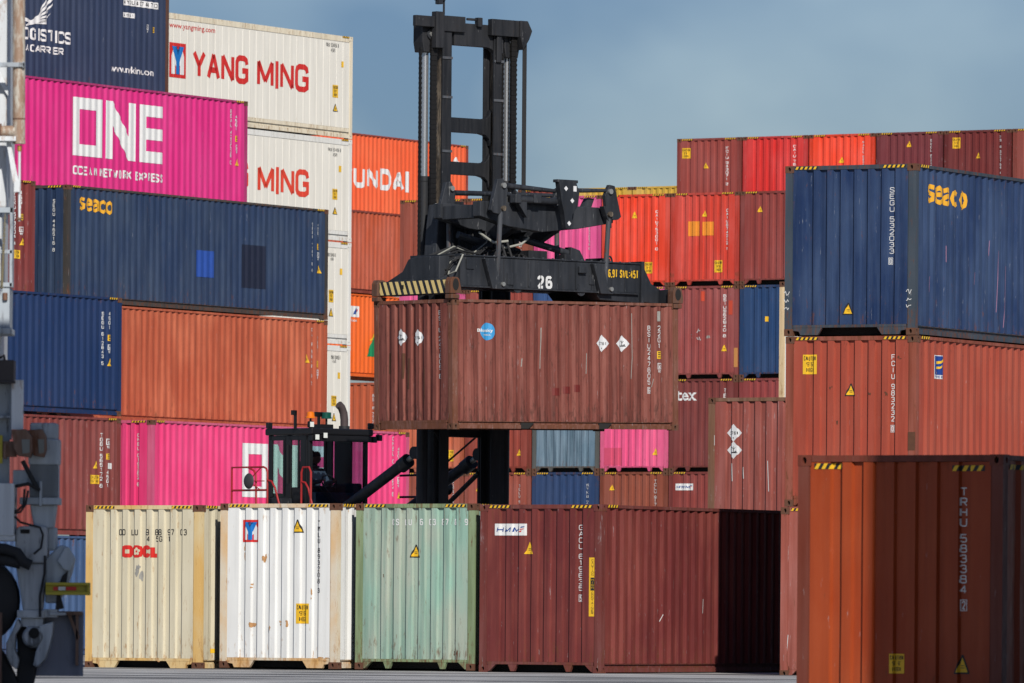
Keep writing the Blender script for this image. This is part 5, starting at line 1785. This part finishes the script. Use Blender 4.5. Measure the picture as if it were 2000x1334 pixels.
def glass(name, tint, rough=.02):
    m, nt, bs = _nt(name)
    nt.nodes.remove(bs)
    out = nt.nodes['Material Output']
    tr = nt.nodes.new('ShaderNodeBsdfTransparent')
    tr.inputs[0].default_value = tint
    gl = nt.nodes.new('ShaderNodeBsdfGlossy')
    gl.inputs['Roughness'].default_value = rough
    mx = nt.nodes.new('ShaderNodeMixShader')
    fz = nt.nodes.new('ShaderNodeLayerWeight')
    pw = nt.nodes.new('ShaderNodeMath')
    pw.operation = 'POWER'
    pw.inputs[1].default_value = 4
    ad = nt.nodes.new('ShaderNodeMath')
    ad.operation = 'MULTIPLY_ADD'
    ad.inputs[1].default_value = .6
    ad.inputs[2].default_value = .06
    nt.links.new(fz.outputs['Facing'], pw.inputs[0])
    nt.links.new(pw.outputs[0], ad.inputs[0])
    nt.links.new(ad.outputs[0], mx.inputs[0])
    nt.links.new(tr.outputs[0], mx.inputs[1])
    nt.links.new(gl.outputs[0], mx.inputs[2])
    nt.links.new(mx.outputs[0], out.inputs['Surface'])
    return m


GL1 = glass('tinted_windscreen', (.76, .83, .90, 1))
GL2 = glass('side_glass', (.80, .90, .88, 1))
MB().box(CX0 + fr, CX1 - fr, CY0 + .02, CY0 + .028, 2.98, CZ1).build('windscreen', GL1, handler)
MB().box(CX0 + .018, CX0 + .024, 6.78, CY1 - .14, 3.42, 4.62).build('side_window', GL2, handler)
MB().box(CX0 + .018, CX0 + .024, 6.34, 6.62, 3.62, 4.62).build('side_window', GL2, handler)
MB().box(CX0 + .018, CX0 + .024, CY0 + .14, 6.30, 3.62, 4.62).build('side_window', GL2, handler)
MB().box(CX1 - .024, CX1 - .018, CY0 + .08, CY1 - .08, 3.3, 4.70).build('side_window', GL2, handler)
MB().box(CX0 + fr, CX1 - fr, CY1 - .03, CY1 - .022, 3.5, 4.70).build('rear_window', GL2, handler)
hb('rear_panel', CABM, (CX0 + fr, CX1 - fr, CY1 - .06, CY1 - .01, 2.95, 3.5), (CX1 - .05, CX1 - .005, CY0 + .08, CY1 - .08, 2.95, 3.3))
for k in range(3):
    rod('wiper_arm', CABM, (CX0 + .25 + .05 * k, CY0 - .02, 3.62 + .02 * k), (CX0 + .95 + .05 * k, CY0 - .02, 3.02), .012, n=6)
rod('grab_bar', CABM, (CX0 - .05, 6.62, 3.7), (CX0 - .05, 6.62, 4.5), .02, n=8)
hb('inner_pillar', CABM, (CX1 - .07, CX1 - .03, 6.42, 6.98, 2.95, 4.70), (CX1 - .07, CX1 - .03, 7.05, 7.24, 2.95, 4.70), bevel=.01)
hb('dashboard', plain('dark_blue_grey_trim', S(34, 46, 60), .6), (-.62, .60, 6.02, 6.30, 2.95, 3.52), (.45, .70, 6.05, 6.75, 2.95, 3.72), bevel=.04)
MB().tube([(.05 + .19 * math.cos(t * math.pi / 12), 6.36 + .08 * math.sin(t * math.pi / 12), 3.72 + .17 * math.sin(t * math.pi / 12)) for t in range(25)], .016, 7, cap=False).build('steering_wheel', RUBBER, handler, smooth=True)
rod('steering_column', RUBBER, (.05, 6.36, 3.70), (.05, 6.20, 3.2), .03, n=8)
hb('seat', plain('seat_fabric', S(44, 46, 52), .9), (-.24, .28, 6.58, 7.02, 3.36, 3.50), (-.22, .26, 6.98, 7.10, 3.45, 4.18), (-.14, .18, 6.99, 7.09, 4.2, 4.42), bevel=.04)
# lamps, beacons and exhaust on the roof
rod('beacon_post', CABM, (-.60, 6.2, 4.83), (-.60, 6.2, 5.06), .022, n=8)
MB().lathe([(.11, 0), (.11, .03), (.085, .04), (.08, .12), (.05, .14), (0, .14)], (-.60, 6.2, 5.06), 16).build('amber_beacon', plain('amber_lens', S(230, 120, 20), .3), handler, smooth=True)
rod('beacon_post', CABM, (-.17, 6.2, 4.83), (-.17, 6.2, 5.06), .022, n=8)
MB().lathe([(.11, 0), (.11, .03), (.10, .04), (.10, .13), (0, .14)], (-.17, 6.2, 5.06), 16).build('green_beacon', plain('green_lens', S(16, 78, 66), .3), handler, smooth=True)
hb('antenna', CABM, (-.93, -.88, 6.3, 6.35, 4.83, 5.22), (-1.0, -.88, 6.3, 6.36, 5.12, 5.22), bevel=.004)
hb('antenna', CABM, (-.30, -.25, 6.3, 6.35, 4.83, 5.18), (-.38, -.14, 6.3, 6.36, 5.10, 5.20), (-.40, -.06, 6.1, 6.5, 4.83, 4.94), bevel=.004)
for (x, y, z, c) in ((-.74, 5.80, 4.66, LAMPW), (-.52, 5.80, 4.70, LAMPW), (-.64, 6.1, 4.93, LAMPW), (-.74, 7.35, 4.92, CABM), (.86, 5.84, 4.64, CABM), (.82, 5.9, 4.92, CABM), (1.0, 5.84, 4.68, CABM)):
    wl_ = MB().box(x - .06, x + .06, y, y + .09, z - .065, z + .065).build('work_light', CABM, handler, bevel=.015)
    MB().box(x - .05, x + .05, y - .004, y + .002, z - .052, z + .052).build('lens', c, wl_)
ex = MB().tube([(1.14, 7.2, 2.9), (1.14, 7.2, 4.95)], .115, 16).build('exhaust_stack', BLK2, handler, smooth=True)
MB().tube([(1.14, 7.2, 4.9), (1.14, 7.2, 5.08), (1.12, 7.2, 5.22), (1.06, 7.2, 5.34), (.98, 7.2, 5.40)], .085, 16).build('exhaust_pipe', plain('sooty_pipe', S(82, 70, 70), .7, .2, .2, 5), ex, smooth=True)
# red handrails left of the cab, mirror on three stays
XR = -1.5


def railing(pts, r=.022, mat=REDR):
    return MB().tube(pts, r, 8).build('handrail', mat, handler, smooth=True)


railing([(XR, 7.68, 3.05), (XR, 7.68, 4.03), (XR, 6.62, 4.03), (XR, 6.54, 4.00), (XR, 6.50, 3.92), (XR, 6.50, 3.05)])
railing([(XR, 7.68, 3.55), (XR, 6.50, 3.55)])
railing([(XR, 7.15, 4.03), (XR, 6.95, 3.96), (XR, 6.88, 3.86), (XR, 6.86, 3.05)])
railing([(XR, 6.50, 3.75), (XR, 6.36, 3.73), (XR, 6.25, 3.60), (XR, 6.02, 3.05)])
railing([(-1.2, 5.75, 3.05), (-1.2, 5.75, 3.92), (-1.2, 5.70, 4.02), (-1.2, 5.50, 4.02), (-1.2, 5.44, 3.92), (-1.2, 5.44, 3.05)])
railing([(-1.2, 5.75, 3.72), (-1.2, 5.62, 3.70), (-1.2, 5.52, 3.58), (-1.2, 5.32, 3.05)])
mir = MB().lathe([(0, -.05), (.08, -.045), (.15, -.02), (.165, .0), (.15, .012), (0, .012)], (XR - .05, 7.05, 3.74), 22, 'x').build('mirror', plain('grey_plastic', S(58, 58, 60), .6), handler, smooth=True)
for q in ((6.72, 4.02), (6.6, 3.74), (6.72, 3.55)):
    MB().tube([(XR - .06, 7.05, 3.74), (XR, q[0], q[1])], .011, 6).build('stay', REDR, mir, smooth=True)
hb('louvre_box', BLK, (-1.3, -1.0, 6.3, 6.7, 3.05, 3.38))
# dark railing and mirror on the far side
for P in (((1.6, 5.9, 3.9), (1.6, 4.6, 3.92), (1.6, 4.5, 3.85), (1.6, 4.42, 3.05)), ((1.6, 5.9, 3.45), (1.6, 4.45, 3.45)), ((1.6, 5.3, 3.9), (1.6, 5.3, 3.05)), ((1.6, 4.9, 3.05), (1.6, 4.9, 3.9)), ((1.6, 5.0, 3.3), (1.6, 4.7, 3.6), (1.6, 4.6, 3.9))):
    railing(P, .024, CABM)
MB().lathe([(0, -.04), (.09, -.03), (.14, 0), (0, .01)], (1.62, 4.35, 3.62), 18, 'x').build('mirror', CABM, handler, smooth=True).scale = (1, 1, 1)

# ------------------------------------------------------------------ the driver
HM = Matrix.Translation(HX) @ Matrix.Rotation(math.pi / 2 - TX, 4, 'Z')


def driver():
    skin = plain('skin', S(122, 84, 68), .5, 0, .12, 12)
    jacket = plain('grey_jacket', S(92, 98, 104), .85, 0, .2, 8)
    dark = plain('dark_jacket', S(34, 40, 52), .9, 0, .2, 8)
    trou = plain('dark_trousers', S(30, 33, 40), .9)
    J = [(0, 0, .08), (0, -.01, .22), (0, -.02, .40), (0, -.03, .52), (0, -.035, .60),        # 0-4 spine to neck
         (.19, -.02, .47), (.25, -.14, .24), (.20, -.36, .24), (.17, -.44, .27),              # 5-8 right arm
         (-.19, -.02, .47), (-.27, -.12, .24), (-.20, -.36, .24), (-.15, -.44, .27),          # 9-12 left arm
         (.10, -.03, .07), (.14, -.46, .10), (.14, -.50, -.34), (.14, -.62, -.40),            # 13-16 right leg
         (-.10, -.03, .07), (-.14, -.46, .10), (-.14, -.50, -.34), (-.14, -.62, -.40)]
    E = [(0, 1), (1, 2), (2, 3), (3, 4), (2, 5), (5, 6), (6, 7), (7, 8), (2, 9), (9, 10), (10, 11), (11, 12), (0, 13), (13, 14), (14, 15), (15, 16), (0, 17), (17, 18), (18, 19), (19, 20)]
    Rr = [.15, .15, .16, .07, .058, .085, .062, .05, .04, .085, .062, .05, .04, .10, .075, .055, .05, .10, .075, .055, .05]
    me = bpy.data.meshes.new('body')
    me.from_pydata(J, E, [])
    o = bpy.data.objects.new('person', me)
    COL.objects.link(o)
    sk = o.modifiers.new('skin', 'SKIN')
    sk.use_smooth_shade = True
    for i, v in enumerate(me.skin_vertices[0].data):
        v.radius = (Rr[i], Rr[i] * (.72 if i < 3 else 1))
        v.use_root = i == 0
    o.modifiers.new('sub', 'SUBSURF').levels = 2
    bpy.context.view_layer.update()
    dg = bpy.context.evaluated_depsgraph_get()
    ev = bpy.data.meshes.new_from_object(o.evaluated_get(dg))
    o.modifiers.clear()
    bm = bmesh.new()
    bm.from_mesh(ev)
    # head: an egg with brow, nose, jaw and ears, welded onto the neck
    hc = Vector((0, -.05, .745))
    hd = bmesh.ops.create_uvsphere(bm, u_segments=24, v_segments=18, radius=1.0, matrix=Matrix.Identity(4))['verts']
    for v in hd:
        x, y, z = v.co
        q = Vector((x * .078, y * .100, z * .122))
        if z < 0:
            q.x *= 1 + .22 * z
            q.y += .012 * z
        if y < -.6:
            if abs(x) < .22 and -.35 < z < .12:
                q.y -= .024 * (1 - abs(x) / .22) * (1 - abs(z + .12) / .24 if abs(z + .12) < .24 else 0)
            if abs(x) < .30 and -.62 < z < -.46:
                q.y -= .008
            if .16 < abs(x) < .55 and 0 < z < .2:
                q.y += .010
            if z > .2 and z < .36:
                q.y -= .006
        if abs(x) > .93 and abs(y) < .4 and abs(z) < .3:
            q.x *= 1.12
        v.co = q
    ht = Matrix.Rotation(math.radians(32), 3, 'Z') @ Matrix.Rotation(math.radians(4), 3, 'X')
    for v in hd:
        v.co = hc + ht @ v.co
    for sx in (-1, 1):
        base = Vector((sx * .155, -.46, .275))
        for k, (ox, ln) in enumerate(((-.032, .07), (-.011, .082), (.011, .078), (.032, .06), (.045, .05))):
            p0 = base + Vector((ox, -.01, .0))
            p1 = p0 + Vector((0, -ln * .6, .015 if k < 4 else .0))
            p2 = p1 + Vector((0, -ln * .2, -.03))
            mb = MB().tube([p0, p1, p2], .0095, 6, r2=.007)
            vs = [bm.verts.new(q) for q in mb.v]
            for f in mb.f:
                bm.faces.new([vs[i] for i in f])
    nm = bpy.data.meshes.new('person')
    bm.to_mesh(nm)
    bm.free()
    for m in (jacket, dark, trou, skin):
        nm.materials.append(m)
    for p in nm.polygons:
        c = p.center
        p.use_smooth = True
        p.material_index = 3 if c.z > .56 or c.y < -.43 and c.z > .18 else (2 if c.z < .14 else (1 if .30 < c.z < .44 and abs(c.x) < .2 else 0))
    o.data = nm
    bpy.data.meshes.remove(me)
    o.matrix_world = HM @ Matrix.Translation((.02, 6.82, 3.50))
    tag(o, 'driver in a dark knitted cap and grey jacket seated in the cab', 'person')
    cap = MB().lathe([(.083, .0), (.089, .015), (.088, .05), (.078, .09), (.05, .118), (.0, .126)], (0, 0, 0), 22).build('knitted_cap', plain('navy_knit', S(30, 38, 56), .95), o, smooth=True)
    cap.location = hc + Vector((.004, .008, .018))
    cap.rotation_euler = (math.radians(-8), 0, math.radians(32))
    cap.scale = (.98, 1.24, 1.0)
    col = MB().tube([(.075 * math.cos(t * math.pi / 8), -.03 + .075 * math.sin(t * math.pi / 8), .565) for t in range(17)], .022, 8, cap=False).build('collar', jacket, o, smooth=True)


driver()
#--CRANE--

# ------------------------------------------------------------------ white crane leg at the left edge, close to the camera
CY = 75.0
CO = Vector((-5.1, CY, -.1))
crane = empty('yard_crane', CO)
tag(crane, 'white crane leg with drive motor, pipe and ladder at the left edge', 'crane')
CW = paint('white_crane_paint', S(214, 218, 220), rust=.10, streak=.25, fade=.1, scratch=0, seed=301.0, rough=.5, rustcol=(.30, .16, .08, 1))
CG = paint('grey_crane_paint', S(176, 184, 190), rust=.13, streak=.4, fade=.2, scratch=.0, seed=303.0, rough=.55, rustcol=(.05, .04, .04, 1), fadecol=S(150, 158, 166))
CGR = paint('greasy_white_paint', S(196, 200, 202), rust=.26, streak=.5, fade=.2, scratch=0, seed=304.0, rough=.55, rustcol=(.012, .012, .013, 1), fadecol=S(120, 124, 128))
PIPE = paint('galvanised_pipe', S(190, 184, 170), rust=.46, streak=.3, fade=.2, scratch=.05, seed=305.0, rough=.4, rustcol=(.24, .11, .05, 1))
BRN = paint('rusty_brown_paint', S(120, 92, 76), rust=.25, seed=306.0, rough=.7)
PANEL = paint('grey_panel_paint', S(122, 126, 140), rust=.06, streak=.3, seed=307.0, rough=.6)
BBOX = plain('dark_brown_box', S(52, 46, 46), .6, 0, .2, 6)
YBAR = plain('yellow_bar_paint', S(176, 160, 40), .55, 0, .2, 6)


def cp(px, py, y=CY):
    return at(px, py, y) - CO


def cbox(x0, y0, x1, y1, d0=0.0, d1=.3):
    """box whose front face covers these photo pixels; d0/d1: front and back distance behind the leg's front plane"""
    a, b = cp(x0, y1, CY + d0), cp(x1, y0, CY + d0)
    return (a.x, b.x, d0, d1, a.z, b.z)


def cpoly(pts, d0, d1):
    P = [cp(px, py, CY + d0) for px, py in pts]
    return MB().prism([(p.x, p.z) for p in P], 'y', d0, d1)


def cpart(name, mat, *boxes, bevel=.01, parent=None):
    mb = MB()
    for q in boxes:
        mb.box(*q)
    return mb.build(name, mat, parent or crane, bevel=bevel)


def ctube(name, mat, pts, rpx, d=0.0, n=14, parent=None):
    return MB().tube([cp(px, py, CY + d + (e[0] if e else 0)) + Vector((0, 0, 0)) for px, py, *e in pts], rpx / 191.7, n).build(name, mat, parent or crane, smooth=True)


cpart('column', CW, cbox(-140, -500, 19, 405, .35, 1.6), bevel=.02)
cpart('column_foot', CW, cbox(-140, 405, 4, 1040, .5, 1.5), bevel=.02)
pipe = ctube('vertical_pipe', PIPE, [(37, -160), (37, 279)], 12.2, .05, 24)
ctube('pipe_collar', PIPE, [(37, 275), (37, 281)], 12.8, .05, 24, pipe)
ctube('branch_pipe', PIPE, [(-30, 256), (30, 256)], 10.5, .05, 20, pipe)
ctube('flange', BRN, [(-2, 256), (3, 256)], 14.5, .05, 20, pipe)
ctube('pipe_seam', BRN, [(37, 231), (37, 234)], 12.5, .05, 24, pipe)
cpart('pipe_clamp', CG, cbox(-40, 122, 48, 130, -.04, .02), cbox(44, 120, 48, 132, -.04, .12), bevel=.003)
cpart('pipe_bracket', CW, cbox(-30, 266, 31, 275, -.06, .2), bevel=.004)
cpoly([(12, 274), (20, 274), (40, 372), (28, 372)], .03, .07).build('diagonal_brace', CW, crane)
cpart('gusset_plate', CW, cbox(27, 352, 39, 375, .0, .03), bevel=.003)
ctube('hand_pole', CW, [(38, 290), (38, 432)], 2.6, .05, 10)
ctube('brass_fitting', plain('brass', S(190, 150, 80), .4, .6), [(38, 284), (38, 295)], 4.5, .05, 12)
ctube('pole_clip', BRN, [(33, 428), (42, 428)], 4, .05, 10)
cpoly([(-10, 150), (0, 138), (19, 180), (19, 192)], .30, .34).build('column_rib', CW, crane)
# ladder cage with a chain
lad = cpart('ladder_frame', CG, cbox(-40, 405, 25, 415, 0, .05), cbox(18, 405, 25, 560, 0, .05), cbox(-40, 488, 25, 495, 0, .05), cbox(-40, 552, 25, 560, 0, .05), cbox(20, 415, 23, 560, .05, .45), bevel=.004)
ch = MB()
for i in range(26):
    p0, p1 = cp(10 - i * .25, 418 + i * 5.3, CY - .02), cp(10 - (i + 1) * .25, 418 + (i + 1) * 5.6, CY - .02)
    dx = Vector((.008 if i % 2 else .0, .0 if i % 2 else .008, 0))
    ch.tube([p0 + dx, p1 + dx], .0045, 5)
    ch.tube([p0 - dx, p1 - dx], .0045, 5)
co = ch.build('safety_chain', plain('galvanised_chain', S(150, 140, 110), .5, .4), crane)
co['kind'] = 'stuff'
cpart('access_platform', CG, cbox(-40, 560, 19, 640, .02, .5), cbox(-40, 640, 21, 652, -.03, .6), bevel=.01)
ctube('latch', BRN, [(10, 572), (10, 586)], 5, 0, 10)
cpart('junction_box', BBOX, cbox(-40, 703, 27, 747, -.02, .3), cbox(-40, 744, 29, 748, -.04, .32), bevel=.006)
ctube('box_cable', RUBBER, [(-10, 702), (2, 698), (8, 694), (9, 703)], 2.4, .1, 8)
cpart('upper_panel', CW, cbox(22, 742, 46, 839, .05, .09), bevel=.004)
cpart('web_plate', CG, cbox(-40, 748, 20, 946, .22, .26), cbox(-40, 812, 21, 816, .1, .26), cbox(19, 748, 22, 858, .1, .26), bevel=.003)
# rusty hooded floodlights
for (x0, x1, mt) in ((30, 62, BRN), (62, 90, BRN)):
    fl_ = cpoly([(x0 - 8, 840), (x0 + 20, 838), (x1, 852), (x1 + 1, 878), (x1 - 4, 893), (x0 + 4, 890), (x0 - 2, 876)], -.15 if x0 < 50 else .0, .12).build('floodlight_hood', mt, crane, bevel=.006)
    cpoly([(x0 + 12, 858), (x1 - 4, 858), (x1 - 4, 884), (x0 + 14, 886)], -.16 if x0 < 50 else -.01, -.14 if x0 < 50 else .01).build('floodlight_glass', plain('dusty_lamp_glass', S(110, 112, 108), .4), fl_)
cpart('floodlight_bracket', BRN, cbox(-10, 862, 32, 892, -.02, .08), cbox(6, 866, 12, 896, -.06, .1), bevel=.004)
cpart('yellow_post', YBAR, cbox(-20, 850, 5, 905, -.04, .02), bevel=.004)
# drive motor: terminal box, finned body, flange, bell, gearbox
mc = 85
mot = cpart('motor_cover', CG, cbox(58, 826, 112, 858, .12, .40), cbox(55, 857, 116, 908, .10, .42), bevel=.02)
body = MB()
body.box(*cbox(57, 908, 114, 972, .14, .38))
for i in range(19):
    x = 57.5 + i * 3.1
    body.box(*cbox(x, 909, x + 1.5, 970, .09, .14))
bo = body.build('motor_body', CG, mot)
cpart('motor_side_box', CG, cbox(25, 918, 57, 948, .15, .35), parent=mot)
cpart('motor_flange', CG, cbox(38, 972, 116, 985, .05, .46), cbox(76, 940, 82, 988, .03, .08), parent=mot, bevel=.006)
cpoly([(58, 985), (110, 985), (104, 1032), (66, 1032)], .12, .40).build('motor_bell', CG, mot, bevel=.02)
gb = cpoly([(30, 1040), (36, 1028), (80, 1026), (92, 1030), (92, 1082), (88, 1100), (34, 1100), (29, 1085)], .02, .45).build('gearbox', CGR, crane, bevel=.02)
cpart('gearbox_slot', CAVITY, cbox(40, 1034, 58, 1042, .01, .03), parent=gb, bevel=.002)
cpart('side_gear', CG, cbox(92, 1030, 110, 1075, .15, .4), bevel=.02)
cpart('electric_cabinet', CW, cbox(-60, 944, 28, 1046, -.05, .4), cbox(-60, 1044, 29, 1056, -.04, .38), bevel=.008)
for k, P in enumerate((((55, 958), (50, 985), (40, 1000), (28, 1002)), ((48, 955), (46, 985), (36, 996), (28, 998)), ((28, 1008), (40, 1020), (58, 1025), (78, 1030), (84, 1045), (80, 1070), (66, 1082)), ((30, 950), (55, 945), (78, 958)), ((44, 900), (60, 930), (74, 955)))):
    ctube('power_cable', RUBBER, P, 2.2 if k < 3 else (3.5 if k == 3 else 4.5), -.03, 8)
# cable bundle and dark shapes left
ctube('cable_bundle', RUBBER, [(-30, 1070), (10, 1072), (34, 1080), (46, 1098), (60, 1104)], 11, -.1, 10)
ctube('cable_bundle', RUBBER, [(-30, 1090), (12, 1094), (40, 1100)], 12, -.05, 10)
MB().lathe([(0, -.18), (.34, -.18), (.44, -.12), (.46, 0), (.44, .12), (.34, .18), (0, .18)], (0, 0, 0), 30, 'y').build('tyre', RUBBER, crane, smooth=True, loc=cp(-48, 1172, CY + .25))
# king pin leg and claw
leg = cpoly([(30, 1100), (90, 1100), (88, 1128), (80, 1195), (45, 1195), (38, 1150)], .04, .40).build('leg', CGR, crane, bevel=.03)
ctube('leg_cable', RUBBER, [(88, 1085), (87, 1120), (78, 1165), (78, 1205)], 2.4, -.02, 8, leg)
cpart('leg_collar', CGR, cbox(33, 1192, 86, 1207, .0, .44), cbox(40, 1207, 84, 1224, .04, .4), parent=leg)
cpoly([(88, 1092), (118, 1064), (132, 1068), (146, 1090), (140, 1118), (124, 1160), (112, 1178), (88, 1178)], .12, .34).build('swing_arm', CG, crane, bevel=.02)
cpoly([(126, 1070), (134, 1068), (147, 1090), (136, 1116), (124, 1112), (112, 1096)], .06, .13).build('swing_arm_plate', CG, crane, bevel=.01)
cpoly([(112, 1150), (122, 1124), (132, 1116), (130, 1135), (118, 1165), (124, 1188), (108, 1192)], .08, .2).build('swing_arm_guard', RUBBER, crane)
for P, nm in (([(34, 1208), (24, 1232), (12, 1256), (12, 1280), (22, 1300), (32, 1308), (37, 1290), (28, 1268), (30, 1240), (42, 1222)], 'claw'),
              ([(76, 1222), (104, 1214), (102, 1238), (96, 1264), (88, 1288), (72, 1304), (64, 1300), (70, 1272), (78, 1250)], 'claw')):
    cpoly(P, .02, .3).build(nm, CGR, crane, bevel=.015)
MB().lathe([(0, 0), (.085, 0), (.11, .03), (.12, .25), (0, .25)], (0, 0, 0), 20, 'y').build('hub', CGR, crane, smooth=True, loc=cp(64, 1244, CY + .0))
MB().lathe([(0, -.01), (.05, -.01), (.06, .02), (0, .02)], (0, 0, 0), 14, 'y').build('hub_bore', CAVITY, crane, smooth=True, loc=cp(66, 1237, CY - .005))
cpoly([(32, 1224), (52, 1224), (58, 1262), (74, 1272), (70, 1310), (62, 1345), (30, 1345), (34, 1290)], .18, .42).build('claw_tyre', RUBBER, crane, bevel=.03)
cpoly([(-40, 1262), (4, 1270), (24, 1310), (40, 1345), (-40, 1345)], .1, .35).build('tyre_guard', RUBBER, crane, bevel=.02)
cpart('timber_post', BRN, cbox(-30, 1196, 3, 1345, -.12, .02))
# yellow bar with reflector, grey panel on a rusty frame
yb = cpart('guard_bar', YBAR, cbox(89, 1138, 175, 1143, -.12, .04), cbox(89, 1143, 171, 1158, -.06, -.02), cbox(89, 1156, 175, 1162, -.12, .04), cbox(170, 1140, 175, 1160, -.11, .04), bevel=.004)
for x0, x1, mt in ((104, 113, RED), (114, 128, WHITE), (129, 149, RED)):
    cpart('reflector', mt, cbox(x0, 1146, x1, 1153, -.075, -.06), parent=yb, bevel=0)
cpart('skirt_panel', PANEL, cbox(62, 1196, 163, 1320, .30, .34), bevel=.004)
cpart('panel_frame', BRN, cbox(110, 1194, 160, 1201, .18, .29), cbox(147, 1200, 153, 1300, .2, .29), bevel=.004)
cpoly([(132, 1200), (138, 1200), (156, 1244), (153, 1250), (150, 1250)], .2, .27).build('panel_brace', BRN, crane)
cpart('arm_bracket', CGR, cbox(84, 1190, 112, 1206, .05, .3), cbox(96, 1196, 128, 1202, .02, .2))
# the crane's own overhead portal deck, above the picture, which shades the drive unit
hbz = 8.0
cpart('portal_deck', CW, (-3.2, 5.2, -18.0, -7.2, hbz + .1, hbz + .7), bevel=.03)
for x in (-3.0, ):
    cpart('portal_post', CW, (x - .25, x + .25, -17.8, -17.3, .0, hbz + .1), bevel=.02)
